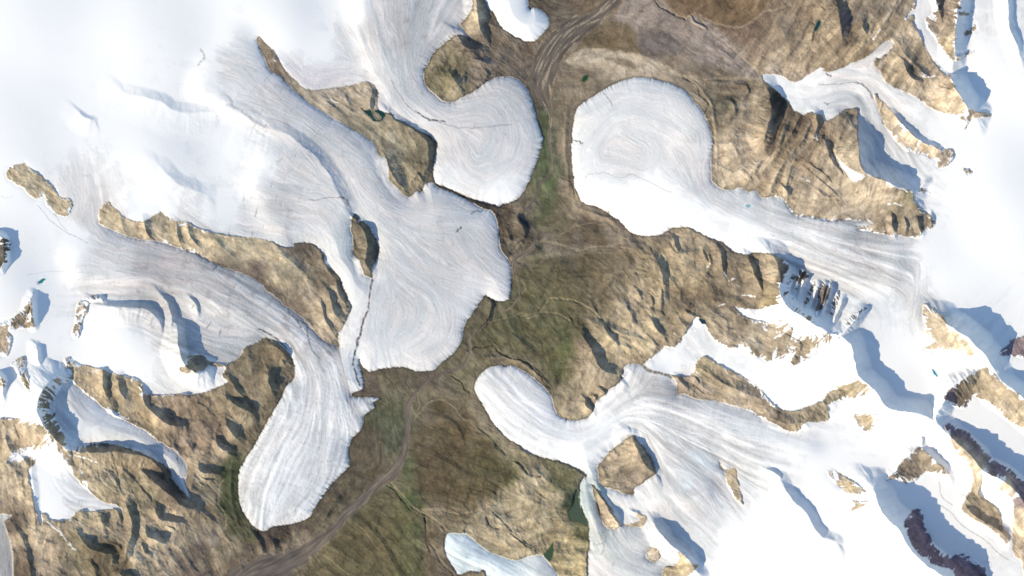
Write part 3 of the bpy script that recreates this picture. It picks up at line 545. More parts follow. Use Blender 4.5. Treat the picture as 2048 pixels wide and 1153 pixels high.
# ------------------------------------------------------------------ grid
STEP = 1.25
def axis(n):
    core = np.arange(-6, n + 6 + STEP, STEP)
    ext = 6 + np.cumsum(np.linspace(2.5, 34, 46))
    return np.concatenate([(-ext)[::-1], core, core[-1] + ext - 6])
ax, ay = axis(2048), axis(1153)
X, Y = np.meshgrid(ax, ay); X = X.astype(np.float32); Y = Y.astype(np.float32)
NY, NX = X.shape
rs = np.random.RandomState(7)
PERM = rs.permutation(256); PERM = np.concatenate([PERM, PERM, PERM])
GA = rs.rand(256) * 2 * np.pi; GX = np.cos(GA).astype(np.float32); GY = np.sin(GA).astype(np.float32)
def pnoise(x, y):
    xi = np.floor(x).astype(np.int32); yi = np.floor(y).astype(np.int32)
    fx = x - xi; fy = y - yi
    u = fx*fx*fx*(fx*(fx*6-15)+10); v = fy*fy*fy*(fy*(fy*6-15)+10)
    xi &= 255; yi &= 255
    def g(dx, dy):
        h = PERM[PERM[xi + dx] + yi + dy]
        return GX[h] * (fx - dx) + GY[h] * (fy - dy)
    a = g(0, 0) * (1 - u) + g(1, 0) * u
    b = g(0, 1) * (1 - u) + g(1, 1) * u
    return ((a * (1 - v) + b * v) * 1.5).astype(np.float32)
def fbm(x, y, s, o=4, seed=0, gain=0.5):
    t = np.zeros_like(x); a = 1.0; n = 0
    for k in range(o):
        t += a * pnoise(x / s * 2**k + 17.3 * (seed + k), y / s * 2**k + 9.1 * (seed - k) + 3.7)
        n += a; a *= gain
    return t / n
def ridged(x, y, s, o=4, seed=0):
    t = np.zeros_like(x); a = 1.0; n = 0
    for k in range(o):
        t += a * (1 - 2 * np.abs(pnoise(x / s * 2**k + 31.7 * (seed + k), y / s * 2**k + 5.1 * (seed - k))))
        n += a; a *= 0.5
    return t / n
def sstep(a, b, x):
    t = np.clip((x - a) / (b - a), 0, 1); return t * t * (3 - 2 * t)
def blur(a, r, n=2):
    r = int(round(r))
    if r < 1: return a
    for _ in range(n):
        for axs in (0, 1):
            p = np.pad(a, [(r + 1, r) if k == axs else (0, 0) for k in (0, 1)], mode='edge').astype(np.float64)
            c = np.cumsum(p, axis=axs)
            m = 2 * r + 1
            a = ((c[m:] - c[:-m]) if axs == 0 else (c[:, m:] - c[:, :-m])) / m
    return a.astype(np.float32)
def catmull(p, closed=True, n=4):
    q = []
    m = len(p)
    for i in range(m if closed else m - 1):
        if closed: a, b, c, d = p[i-1], p[i], p[(i+1) % m], p[(i+2) % m]
        else: a, b, c, d = p[max(i-1, 0)], p[i], p[i+1], p[min(i+2, m-1)]
        for k in range(n):
            t = k / n
            q.append(0.5 * ((2*b) + (-a+c)*t + (2*a-5*b+4*c-d)*t*t + (-a+3*b-3*c+d)*t**3))
    if not closed: q.append(p[-1])
    return np.array(q)
# polygon raster at 1 px, origin -300,-300 ; looked up through a small roughening warp
RW, RH, RO = 2700, 1800, 300
def raster(poly, smooth=True):
    p = catmull(poly) if smooth else poly
    S = 1
    img = np.zeros((RH, RW), bool)
    x0 = p[:, 0] + RO; y0 = p[:, 1] + RO
    x1 = np.roll(x0, -1); y1 = np.roll(y0, -1)
    lo = max(0, int(y0.min())); hi = min(RH - 1, int(y0.max()) + 1)
    for r in range(lo, hi + 1):
        yc = r + 0.0
        m = (y0 <= yc) != (y1 <= yc)
        if not m.any(): continue
        xs = np.sort(x0[m] + (yc - y0[m]) / (y1[m] - y0[m]) * (x1[m] - x0[m]))
        for a, b in zip(xs[::2], xs[1::2]):
            ia, ib = max(0, int(math.ceil(a))), min(RW, int(math.floor(b)) + 1)
            if ib > ia: img[r, ia:ib] = True
    return img
def look(img, x, y):
    return img[np.clip(np.rint(y + RO).astype(np.int32), 0, RH - 1), np.clip(np.rint(x + RO).astype(np.int32), 0, RW - 1)]
def wrow(amp, seed):
    m = 0.6 + 0.8 * sstep(-.2, .4, fbm(X, Y, 60, 2, seed + 7))
    return fbm(X, Y, 11, 4, seed, .6) * amp * 2.2 * m, fbm(X, Y, 11, 4, seed + 50, .6) * amp * 2.2 * m
wx1, wy1 = wrow(1.5, 3)
XW, YW = X + wx1, Y + wy1
print('grid', NX, NY, 'noise', round(time.time() - T0, 1))

ice_img = np.zeros((RH, RW), bool); 
for k, p in ICE.items(): ice_img |= raster(p)
rock_imgs = {k: raster(p) for k, p in ROCK.items()}
rock_all = np.zeros((RH, RW), bool)
for k, i in rock_imgs.items(): rock_all |= i
ice_img &= ~rock_all
# the strips of snow over the ribs count as ice again where nothing else lies
ICEV = look(ice_img, XW, YW)
print('raster', round(time.time() - T0, 1))

def jfa(mask, maxd=64):
    """distance in px to the nearest True vertex (core grid), by jump flooding"""
    idx_y, idx_x = np.meshgrid(np.arange(NY, dtype=np.int32), np.arange(NX, dtype=np.int32), indexing='ij')
    sy = np.where(mask, idx_y, -9999); sx = np.where(mask, idx_x, -9999)
    d = np.where(mask, 0.0, 1e9).astype(np.float32)
    k = maxd
    while k >= 1:
        for dy in (-k, 0, k):
            for dx in (-k, 0, k):
                if dx == 0 and dy == 0: continue
                a0, a1 = max(0, dy), min(NY, NY + dy); b0, b1 = max(0, dx), min(NX, NX + dx)
                ty, tx = slice(a0 - dy, a1 - dy), slice(b0 - dx, b1 - dx)
                fy, fx = slice(a0, a1), slice(b0, b1)
                cy, cx = sy[fy, fx], sx[fy, fx]
                dd = ((cy - idx_y[ty, tx])**2 + (cx - idx_x[ty, tx])**2).astype(np.float32)
                dd[cy < 0] = 1e9
                m = dd < d[ty, tx]
                d[ty, tx][m] = dd[m]; sy[ty, tx][m] = cy[m]; sx[ty, tx][m] = cx[m]
        k //= 2
    return np.minimum(np.sqrt(d) * STEP, 140)
D_in = jfa(~ICEV); D_out = jfa(ICEV)
SD = D_in - D_out        # > 0 in the ice
print('distance', round(time.time() - T0, 1))

# ------------------------------------------------------------------ smooth fields from survey points
cs = 8
cxs = np.arange(-260, 2320, cs, dtype=np.float32); cys = np.arange(-260, 1420, cs, dtype=np.float32)
CX, CY = np.meshgrid(cxs, cys)
def upsample(F, x=None, y=None):
    x = X if x is None else x; y = Y if y is None else y
    fx = np.clip((x - cxs[0]) / cs, 0, len(cxs) - 1.001); fy = np.clip((y - cys[0]) / cs, 0, len(cys) - 1.001)
    ix = fx.astype(np.int32); iy = fy.astype(np.int32); u = (fx - ix); v = (fy - iy)
    if F.ndim == 3: u = u[..., None]; v = v[..., None]
    return (F[iy, ix] * (1-u) + F[iy, ix+1] * u) * (1-v) + (F[iy+1, ix] * (1-u) + F[iy+1, ix+1] * u) * v
def scatter(pts, power=3.0, soft=8.0):
    pts = np.array(pts, dtype=np.float32)
    num = np.zeros(CX.shape + (pts.shape[1] - 2,), np.float32); den = np.zeros(CX.shape, np.float32)
    for p in pts:
        d2 = (CX - p[0])**2 + (CY - p[1])**2 + soft * soft
        w = d2 ** (-power / 2 * 1.0)
        num += w[..., None] * p[2:]; den += w
    return num / den[..., None]
wa, wb = fbm(X, Y, 45, 4, 11) * 16, fbm(X, Y, 45, 4, 12) * 16
land_c = upsample(scatter(LAND_C, 4.0, 7.0), X + wa, Y + wb)
ice_c = upsample(scatter(ICE_C, 3.4, 12.0), X + wa * 0.6, Y + wb * 0.6)
hg = upsample(scatter(HGT, 3.0, 60.0))[..., 0]
print('fields', round(time.time() - T0, 1))

# ------------------------------------------------------------------ relief
sh = np.array([-SUN_DX, SUN_DY]); sh = sh / np.linalg.norm(sh)     # direction shadows fall, in picture axes (y down)
sh = np.array([-SUN_DX, SUN_DY * 1.0]) / n_
def seg_field(pts, reach, closed=False):
    """nearest point on a polyline inside a window: slices, distance, arc length, offset vector, end parameter"""
    x0, x1 = pts[:, 0].min() - reach, pts[:, 0].max() + reach
    y0, y1 = pts[:, 1].min() - reach, pts[:, 1].max() + reach
    i0, i1 = np.searchsorted(ax, [x0, x1]); j0, j1 = np.searchsorted(ay, [y0, y1])
    if i1 - i0 < 2 or j1 - j0 < 2: return None
    sl = (slice(j0, j1), slice(i0, i1))
    x, y = XR[sl], YR[sl]
    best = np.full(x.shape, 1e9, np.float32); S = np.zeros_like(best); VX = np.zeros_like(best); VY = np.zeros_like(best)
    acc = 0.0
    for a, b in zip(pts[:-1], pts[1:]):
        ab = b - a; L2 = float(ab @ ab) + 1e-9; L = math.sqrt(L2)
        t = np.clip(((x - a[0]) * ab[0] + (y - a[1]) * ab[1]) / L2, 0, 1)
        vx = x - a[0] - t * ab[0]; vy = y - a[1] - t * ab[1]
        d = vx * vx + vy * vy
        m = d < best
        best[m] = d[m]; S[m] = (acc + t * L)[m]; VX[m] = vx[m]; VY[m] = vy[m]
        acc += L
    return sl, np.sqrt(best), S, VX, VY, acc
XR, YR = X + fbm(X, Y, 24, 3, 21) * 3.4, Y + fbm(X, Y, 24, 3, 22) * 3.4
M = np.zeros_like(X); 
for pts, h, wl, wr in R:
    p = catmull(pts, False, 3)
    h = float(h)
    r = seg_field(p, max(wl, wr) + 4)
    if r is None: continue
    sl, d, S, VX, VY, Ltot = r
    dn = np.maximum(d, 1e-3)
    c = (VX * sh[0] + VY * sh[1]) / dn
    w = wl + (wr - wl) * sstep(-0.35, 0.35, c)
    taper = np.clip(0.45 + 0.55 * np.minimum(S, Ltot - S) / (0.22 * Ltot + 1e-6), 0, 1)
    jag = 1 + 0.09 * pnoise(S / 16 + h, S * 0 + wl) + 0.025 * pnoise(S / 5, S * 0 + wr)
    t = np.clip(d / w, 0, 1)
    gul = 1 + (0.16 if wl < 45 else 0.10) * (1 - np.abs(2 * t - 1)) * pnoise(S / 5.0 + 3.3 * h, d / 30)
    prof = (1 - t) ** np.where(c > 0, 1.15, 1.35)
    M[sl] = np.maximum(M[sl], h * taper * jag * prof * gul)
print('ridges', round(time.time() - T0, 1))

lum = land_c.mean(-1)
land_c = (land_c * 0.44 + lum[..., None] * 0.56 * np.array([1.01, 0.995, 0.985], np.float32)) * (1.15 + 0.02 * sstep(120, 160, lum))[..., None]
PATCH = [("1240,10 1270,-30 1310,-30 1345,30 1400,35 1440,60 1500,135 1525,155 1480,150 1420,130 1380,115 1320,70 1270,60 1230,60",(144,130,124),.95,3),
 ("1275,65 1310,60 1345,75 1370,98 1360,108 1330,112 1290,112 1275,90",(120,107,103),.9,2),
 ("1130,120 1160,100 1210,98 1230,105 1275,108 1310,122 1340,135 1372,157 1350,152 1320,145 1290,142 1265,152 1240,140 1190,125 1150,135",(190,172,146),.95,1.5),
 ("1145,105 1170,75 1200,50 1240,45 1270,60 1275,90 1275,105 1230,103 1190,95 1160,98 1130,115 1110,120 1125,95",(118,99,70),.75,3),
 ("1318,-30 1440,-30 1560,-30 1530,15 1500,45 1470,52 1440,50 1410,40 1390,30 1360,32 1340,15",(124,97,68),.75,2),
 ("1205,117 1240,118 1265,125 1272,138 1250,135 1225,125",(132,115,92),.8,1.5),
 ("1062,160 1078,215 1094,205 1100,250 1099,330 1112,360 1118,400 1100,430 1075,440 1095,390 1080,360 1085,300 1087,270 1080,230",(84,102,64),.7,3),
 ("1040,590 1145,600 1148,740 1100,775 1060,720 960,700 950,670 1000,640",(94,96,60),.6,5),
 ("1100,560 1040,560 1040,600 1145,605 1145,540",(96,92,60),.5,5),
 ("800,970 822,940 826,1030 835,1040 842,1153 800,1180 785,1100",(100,110,66),.6,4),
 ("700,930 760,860 765,940 740,990 660,1010 630,1040 680,970",(98,87,70),.6,4),
 ("447,930 470,900 478,960 482,1010 500,1056 515,1085 470,1080 450,1050 442,980",(76,88,56),.7,3),
 ("830,850 900,840 960,870 1010,920 1020,960 960,1000 860,1010 830,980 825,900",(100,86,58),.6,6),
 ("395,1115 430,1095 470,1070 490,1085 450,1135 400,1140",(146,130,104),.6,3),
 ("640,1100 700,1020 780,980 825,1040 835,1180 560,1180",(104,96,62),.5,6),
 ("1560,225 1580,230 1560,270 1540,310 1530,300 1545,265",(98,84,74),.7,1.5),("1562,235 1568,238 1558,262 1547,282 1545,272",(185,145,100),.7,1),  # first patch: dark band painting the crest's shade further down the slope
 ("1585,235 1640,235 1650,280 1640,320 1600,330 1570,320",(140,118,94),.5,4),("1590,410 1640,370 1740,352 1800,378 1760,430 1660,438",(184,164,138),.6,4),
 ("1430,300 1440,240 1500,190 1530,230 1520,290 1470,340 1430,350",(178,156,128),.5,4),("1684,20 1712,32 1700,60 1684,76",(90,78,88),.6,1.5),  # second patch: shade east of the crest painted in as dark purple
 ("1640,60 1690,80 1650,125 1600,150 1570,150",(156,136,110),.5,3),("660,175 745,168 755,200 740,225 700,215 675,205",(186,167,140),.6,2),
 ("1066,150 1095,160 1096,190 1090,215 1070,210",(100,96,84),.6,2),
 ("970,10 985,-20 1070,-20 1100,30 1090,60 1100,45 1070,10",(112,97,80),.6,3),
 ("1150,500 1240,500 1270,560 1200,640 1140,600 1050,560",(110,98,72),.4,8)]
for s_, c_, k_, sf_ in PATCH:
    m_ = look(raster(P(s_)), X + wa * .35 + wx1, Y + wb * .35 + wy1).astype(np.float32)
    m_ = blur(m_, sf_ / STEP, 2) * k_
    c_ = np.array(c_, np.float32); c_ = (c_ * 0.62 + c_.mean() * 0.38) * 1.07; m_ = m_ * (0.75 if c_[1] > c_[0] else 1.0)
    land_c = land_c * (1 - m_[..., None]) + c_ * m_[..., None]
rug = sstep(102, 150, blur(lum, 5)) * (1 - sstep(0, 1, 0 * lum))
floor_ = upsample(scatter(CP("1300,60,0;1400,90,0;1200,110,0;1300,140,0.1;1180,60,0;1120,150,0.15;1100,300,0.2;1130,430,0.15;1200,480,0.2;1150,550,0.5;1080,640,0.35;850,800,0.15;900,900,0.3;760,900,0.15;720,1080,0.3;800,1100,0.35;640,1020,0.5;560,1100,0.6;470,980,0.3;1450,30,0.3;1500,120,0.2;400,1120,0.4;1000,950,0.6;960,1040,1;1200,640,1;1300,550,1;1450,300,0.9;1600,100,.5;500,500,0.3;400,470,.5;620,560,.5;660,620,.8;700,200,0.15;800,290,.4;1700,400,.4;1500,280,.45;1640,290,.7;1680,80,.7;900,130,1;350,850,1;200,1000,1;300,1100,1;1450,640,0.9;1000,60,0.8;1900,200,0.7;1060,960,1;1140,1100,0.8;1160,770,0.8;1100,720,0.4;1000,450,1"), 3, 25))[..., 0]
landw = 1 - sstep(-2, 10, SD)
hills = (ridged(X + wa, Y + wb, 84, 3, 5) * 7.0 + ridged(X + wa, Y + wb, 40, 2, 9) * 1.0 + fbm(X, Y, 40, 3, 8) * 2.5) * floor_
base = hg + M
calm = 1 - 0.65 * sstep(12, 30, M)
landd = landw * calm
base = base + hills * landw * calm
base = base + landd * fbm(X, Y, 7, 3, 31) * 0.45 * (0.35 + floor_)
# gullies: noise smeared down the slope
def lic(noise, u, v, L, stp=1.0):
    acc = noise.copy(); n = 1.0
    for sgn in (1, -1):
        py, px = np.meshgrid(np.arange(NY, dtype=np.float32), np.arange(NX, dtype=np.float32), indexing='ij')
        for k in range(int(L / stp)):
            iy = np.clip(np.rint(py), 0, NY - 1).astype(np.int32); ix = np.clip(np.rint(px), 0, NX - 1).astype(np.int32)
            uu, vv = u[iy, ix], v[iy, ix]
            if k and dirless:
                f = np.where(uu * pu + vv * pv < 0, -1.0, 1.0).astype(np.float32); uu = uu * f; vv = vv * f
            pu, pv = uu, vv
            px = px + sgn * stp * uu; py = py + sgn * stp * vv
            iy = np.clip(np.rint(py), 0, NY - 1).astype(np.int32); ix = np.clip(np.rint(px), 0, NX - 1).astype(np.int32)
            wgt = 1 - (k + 1) / (L / stp + 1)
            acc += wgt * noise[iy, ix]; n += wgt
    return acc / n
gs = blur(base, 2, 2)
gy_, gx_ = np.gradient(gs); gn = np.hypot(gx_, gy_) + 1e-4
dirless = False
wn1 = rs.randn(NY, NX).astype(np.float32)
g_f = lic(blur(wn1, 1, 1), gx_ / gn, gy_ / gn, 14, 1.2)
g_c = lic(blur(rs.randn(NY, NX).astype(np.float32), 2, 2), gx_ / gn, gy_ / gn, 32, 1.6)
g_f /= g_f.std(); g_c /= g_c.std()
slope = np.clip(gn / STEP, 0, 1.0)
gul = (0.7 - np.abs(np.clip(g_c, -2.2, 2.2)) * 0.9 - np.abs(np.clip(g_f, -2, 2)) * 0.30) * sstep(0.03, 0.5, slope) * landd * (0.30 + 0.85 * sstep(-0.15, 0.35, fbm(X, Y, 70, 3, 201)))
Hh = base + gul
# creeks: thin branching cuts
qx, qy = X + fbm(X, Y, 20, 3, 151) * 9, Y + fbm(X, Y, 20, 3, 152) * 9
c1 = np.abs(pnoise(qx / 34 + 3.1, qy / 34 + 1.7)); c2 = np.abs(pnoise(qx / 15 + 9.2, qy / 15 + 6.1))
creek = np.maximum((1 - sstep(0.01, 0.045, c1)), 0.5 * (1 - sstep(0.02, 0.08, c2)) * sstep(0.1, 0.4, fbm(X, Y, 50, 2, 153) + 0.1)) * sstep(-0.35, 0.15, fbm(X, Y, 28, 3, 154)) * landw
Hh = Hh - creek * 0.55 * (0.5 + floor_)
# long strata and terraces
STR = CP("1750,20,-.62,.78;1700,60,-.6,.8;1640,40,-.6,.8;1650,110,-.6,.8;1580,90,-.5,.87;1560,150,-.6,.8;1740,90,-.65,.76;1600,20,-.55,.83;1550,220,-.45,.9;1560,280,-.5,.86;1600,260,-.5,.86;1640,270,-.45,.9;1530,330,-.75,.66;1480,370,-.8,.6;1450,300,1,-.3;1480,250,1,.3;1580,380,-.3,.95;1700,390,-.9,.35;1800,60,-.5,.86;1400,80,.8,.6;1300,60,.8,.5;1350,130,.85,.5;1180,120,1,-.1;1450,30,-.7,.6;1250,80,1,.1;1090,300,.1,1;1130,250,.1,1;1150,400,.6,.8;1100,450,1,-.3;1200,500,1,-.1;1300,500,.3,.9;1280,600,.7,.7;1200,640,.8,.6;1380,520,.2,1;1400,600,1,-.2;1500,590,.9,.4;1100,660,.6,.8;1180,740,-.4,.9;1150,800,-.1,1;1450,640,.9,.4;900,900,.9,.5;960,950,.9,.4;850,880,.9,.3;900,1000,1,.2;750,1080,.8,.6;700,1120,.8,.5;800,1100,.6,.8;1050,960,.8,.5;1050,1050,.8,-.4;1000,1080,.8,.5;1140,1100,1,.1;780,850,.2,1;700,950,.7,-.7;640,1040,.7,-.7;560,1090,.3,.9;350,480,.9,.4;500,510,.9,.4;600,560,.6,.8;700,210,.8,.6;800,290,.5,.85;560,130,.5,.85;900,150,-.5,.85;950,120,.8,.5;980,40,.5,.85;220,790,.1,1;300,830,.4,.9;380,830,.3,.95;440,900,.8,.4;500,780,.4,.9;350,1000,.8,.5;300,1080,.5,.85;380,1080,.4,.9;100,1080,-.2,1;30,950,.1,1;200,960,.7,.7;250,1010,.2,1;180,1050,.8,.4;20,1080,.4,.9;1420,770,.8,.5;1540,820,.9,.3;1640,830,.8,-.5;1250,930,.8,-.3;1960,800,.6,.8;1990,1050,.6,.8")
STR = np.array(STR); an_ = np.arctan2(STR[:, 3], STR[:, 2])
SFd = upsample(scatter(np.column_stack([STR[:, :2], np.cos(2*an_), np.sin(2*an_)]), 4, 15))
sa = np.arctan2(SFd[..., 1], SFd[..., 0]) / 2 + fbm(X, Y, 50, 3, 171) * 0.7 + fbm(X, Y, 16, 2, 172) * 0.3
dirless = True
cu, cv = np.cos(sa).astype(np.float32), np.sin(sa).astype(np.float32)
l1 = lic(blur(rs.randn(NY, NX).astype(np.float32), 3, 2), cu, cv, 44, 2.0); l1 /= l1.std(); l1 = np.clip(l1, -2, 2)
l2 = lic(blur(rs.randn(NY, NX).astype(np.float32), 1, 1), cu, cv, 22, 1.5); l2 /= l2.std(); l2 = np.clip(l2, -2, 2)
strong = upsample(scatter(CP("1650,80,1;1700,50,1;1580,250,1;1560,120,.8;1620,280,1;1540,330,.7;1480,260,.4;1300,550,.12;1200,640,.1;900,900,.25;700,1100,.25;1100,650,.3;500,500,.15;300,850,.3;200,1000,.4;350,1050,.5;1050,1000,.4;1140,1100,.5;1400,550,.12;1350,80,.1;1250,120,.05;1150,200,.3;1150,450,.3;800,290,.4;900,150,.5;1700,400,.35;1540,800,.4;100,1050,.3"), 4, 20))[..., 0]
Hh = Hh + landw * (l1 * 1.1 + l2 * 0.35) * strong * 0.8
print('gullies', round(time.time() - T0, 1))
# ice surface: smooth, thick towards the middle, snouts falling off to the moraine
tongue = np.zeros_like(X)
TONG = {'B': "690,-300 700,-20 712,60 740,130 757,180 760,235 860,300 850,368 872,372 985,418 1120,420 1120,150 1000,-300",
 'C': "400,120 470,60 520,75 513,90 640,215 752,290 800,395 850,368 872,370 985,418 1040,480 1040,620 900,760 735,760 715,716 718,690 735,633 745,560 758,500 730,440 700,410 682,391 660,343 612,296 537,253 490,228 440,222 380,190",
 'D': "682,391 700,410 712,430 708,510 732,555 744,560 735,633 718,690 715,716 728,745 735,790 712,789 698,775 670,690 690,600 640,500 590,480 560,500 520,420 490,360 530,300 600,288 640,322",
 'E': "205,448 400,500 560,590 690,690 700,775 710,791 780,790 760,900 600,1090 460,1090 460,900 540,800 580,740 560,695 527,670 430,625 330,582 200,575 140,560 130,500 190,470",
 'X': "1130,140 1440,140 1440,370 1560,380 1720,440 1800,480 1810,520 1790,575 1700,580 1570,520 1400,490 1130,490",
 'N': "1510,135 1640,125 1740,70 1800,70 1790,160 1800,180 1870,215 1855,262 1770,215 1790,285 1760,290 1722,240 1700,250 1500,200",
 'J': "940,715 1290,722 1300,733 1346,753 1360,790 1560,850 1650,900 1560,960 1430,945 1420,1010 1330,1010 1260,1010 1200,1000 1180,962 1150,950 1000,900 940,820",
 'S': "1152,952 1180,962 1200,1000 1240,1055 1300,1045 1330,1080 1372,1115 1330,1140 1322,1400 1150,1400 1150,1000",
 'M': "1280,722 1293,715 1395,620 1430,670 1580,715 1676,673 1706,700 1716,758 1640,812 1540,815 1400,710 1380,760 1300,736",
 'K': "150,590 200,578 330,584 430,627 527,680 500,780 280,800 120,745 120,690 140,640"}
tong_img = {k: raster(P(s), False) for k, s in TONG.items()}
XV, YV = X + fbm(X, Y, 30, 3, 61) * 8, Y + fbm(X, Y, 30, 3, 62) * 8
for k in 'BCDEXJS': tongue = np.maximum(tongue, look(tong_img[k], X, Y).astype(np.float32))
for k in ('small', 'top', 'cirque'): tongue = np.maximum(tongue, look(raster(ICE[k]), X, Y))
tongue = blur(tongue, 12)
sdp = np.maximum(SD, 0)
lift = (9.0 * (1 - np.exp(-sdp / 22)) + 2.2 * (1 - np.exp(-sdp / 3.0))) * tongue
lift += (1 - tongue) * 1.2 * (1 - np.exp(-sdp / 4))
iceH = blur(hg + M * 1.0, 1, 1) + lift + fbm(X, Y, 150, 2, 41) * 1.0 * sstep(0, 60, sdp)
icew = sstep(-0.5, 2.5, SD)
# streaks along the ice flow
fpts = []
for p in FLOW:
    q = catmull(p, False, 6)
    d = np.diff(q, axis=0); m = (q[:-1] + q[1:]) / 2
    n = np.hypot(d[:, 0], d[:, 1]) + 1e-6; keep = n > 0.5
    ang = np.arctan2(d[:, 1], d[:, 0])[keep]
    fpts.append(np.column_stack([m[keep], np.cos(2*ang), np.sin(2*ang)]))
fpts = np.concatenate(fpts)
FF = scatter(fpts, 4.0, 6.0)
fl = upsample(FF); ang = np.arctan2(fl[..., 1], fl[..., 0]) / 2 + fbm(X, Y, 70, 3, 71) * 0.55 + fbm(X, Y, 22, 4, 72, 0.65) * 0.9
fu, fv = np.cos(ang).astype(np.float32), np.sin(ang).astype(np.float32)
dirless = True
s1 = lic(blur(rs.randn(NY, NX).astype(np.float32), 3, 2), fu, fv, 44, 2.0); s1 /= s1.std()
ang0 = np.arctan2(fl[..., 1], fl[..., 0]) / 2 + fbm(X, Y, 80, 2, 71) * 0.25; f0u, f0v = np.cos(ang0).astype(np.float32), np.sin(ang0).astype(np.float32)
s0 = lic(blur(rs.randn(NY, NX).astype(np.float32), 2, 2), f0u, f0v, 130, 2.4); s0 /= s0.std()
s2 = lic(blur(rs.randn(NY, NX).astype(np.float32), 1, 1), fu, fv, 22, 1.4); s2 /= s2.std()
s3 = lic(rs.randn(NY, NX).astype(np.float32), fu, fv, 9, 1.2); s3 /= s3.std()
s4 = lic(blur(rs.randn(NY, NX).astype(np.float32), 1, 1), -fv, fu, 14, 1.4); s4 /= s4.std()
print('streaks', round(time.time() - T0, 1))
il = ice_c.mean(-1)
dirty = sstep(250, 222, il)              # bare ice carries streaks, snow does not
iceH = iceH + dirty * (0.05 * s3 + 0.06 * s2 + 0.16 * fbm(X, Y, 6, 3, 141))
Hh = Hh * (1 - icew) + iceH * icew

# ------------------------------------------------------------------ colour of the ground, with the painted shade patches
def poly_line(s, w, closed=False):
    pts = s if isinstance(s, np.ndarray) else P(s)
    return seg_field(catmull(pts, False, 3), w * 3 + 3)
lc = land_c.copy()
n1 = fbm(X + wa, Y + wb, 22, 5, 81, 0.6); n2 = fbm(X, Y, 5, 3, 82, 0.65); n3 = ridged(X + wa * .5, Y + wb * .5, 30, 4, 83)
mod = 1.01 + 0.09 * n1 + 0.08 * n2 + 0.02 * np.clip(g_f, -2, 2) + 0.02 * np.clip(g_c, -2, 2) * floor_ + (0.025 + 0.05 * strong) * l1 + 0.03 * l2
lc *= mod[..., None]
dk = sstep(0.25, 0.75, n3) * 0.14
lc *= (1 - dk)[..., None]
hue = fbm(X + wb, Y - wa, 35, 4, 84, 0.6)
lc[..., 0] *= 1 + 0.03 * hue; lc[..., 1] *= 1 + 0.005 * hue; lc[..., 2] *= 1 - 0.04 * hue
lc *= (1 - 0.13 * creek)[..., None]
# ground darkens in a rim beside the ice margin
rim = sstep(-4.5, -0.5, SD) * tongue
lc *= (1 - 0.3 * rim)[..., None]
for s, w, c, dep in STREAMS:
    c = np.array(c, np.float32); c = c * 0.6 + c.mean() * 0.4
    pts = catmull(P(s), False, 3)
    pts = pts + np.column_stack([np.interp(np.arange(len(pts)), np.arange(0, len(pts) + 2, 2), rs.randn(len(np.arange(0, len(pts) + 2, 2)))) for _ in (0, 1)]) * 1.9
    r = seg_field(pts, w * 3 + 4)
    if r is None: continue
    sl, d, S, VX, VY, Lt = r
    ww = w * (1 + 0.45 * pnoise(S / 8, S * 0 + w))
    k = (1 - sstep(ww * 0.4, ww * 1.3 + 0.8, d)) * np.clip(0.62 + 0.5 * pnoise(S / 6, d / 2), 0, 1) * (1 - icew[sl])
    lc[sl] = lc[sl] * (1 - 0.85 * k[..., None]) + np.array(c, np.float32) * (0.85 * k[..., None])
    Hh[sl] -= dep * k * 1.4
    # a dark cut bank along one side
    bank = (1 - sstep(0.4, 1.1, np.abs(d - ww - 1.0))) * (VX * sh[0] + VY * sh[1] < 0) * (1 - icew[sl]) * sstep(-0.2, 0.3, pnoise(S / 14, S * 0 + 5.5))
    Hh[sl] -= bank * 0.5
# river plain
def wide_line(data):
    q = catmull(data, False, 5)
    r = []
    pts = q[:, :2]
    x0, x1 = pts[:, 0].min() - 120, pts[:, 0].max() + 120
    best = np.full(X.shape, 9.0, np.float32); side = np.zeros_like(best)
    for a, b in zip(q[:-1], q[1:]):
        rad = max(a[2], b[2]) / 2 * 1.8 + 4
        i0, i1 = np.searchsorted(ax, [min(a[0], b[0]) - rad, max(a[0], b[0]) + rad]); j0, j1 = np.searchsorted(ay, [min(a[1], b[1]) - rad, max(a[1], b[1]) + rad])
        if i1 - i0 < 1 or j1 - j0 < 1: continue
        sl = (slice(j0, j1), slice(i0, i1)); x, y = XW[sl], YW[sl]
        ab = b[:2] - a[:2]; L2 = float(ab @ ab) + 1e-9
        t = np.clip(((x - a[0]) * ab[0] + (y - a[1]) * ab[1]) / L2, 0, 1)
        vx = x - a[0] - t * ab[0]; vy = y - a[1] - t * ab[1]
        w = (a[2] + (b[2] - a[2]) * t) / 2 * (0.84 + 0.40 * pnoise(x / 17, y / 17))
        d = np.hypot(vx, vy) / w
        m = d < best[sl]
        best[sl][m] = d[m]; side[sl][m] = (np.sign(vx * ab[1] - vy * ab[0]) * d)[m]
    return best, side
rb, rside = wide_line(RIVER)
rivV = (rb < 1.0) & ~ICEV
rq = catmull(RIVER[:, :2], False, 4); d_ = np.diff(rq, axis=0); a_ = np.arctan2(d_[:, 1], d_[:, 0])
RF = scatter(np.column_stack([(rq[:-1] + rq[1:]) / 2, np.cos(2*a_), np.sin(2*a_)]), 4.0, 6.0)
rf = upsample(RF); ra = np.arctan2(rf[..., 1], rf[..., 0]) / 2
rl = lic(blur(rs.randn(NY, NX).astype(np.float32), 1, 1), np.cos(ra).astype(np.float32), np.sin(ra).astype(np.float32), 16, 1.5); rl /= rl.std()
rk = 1 - sstep(0.85, 1.05, rb)
near_river = (1 - sstep(1.0, 1.7, rb)) * (1 - rk)
Hh = Hh - (rk * 0.8) * (1 - icew)
flat_r = blur(Hh, 5, 2)
kk = rk * (1 - icew); Hh = Hh * (1 - kk) + flat_r * kk
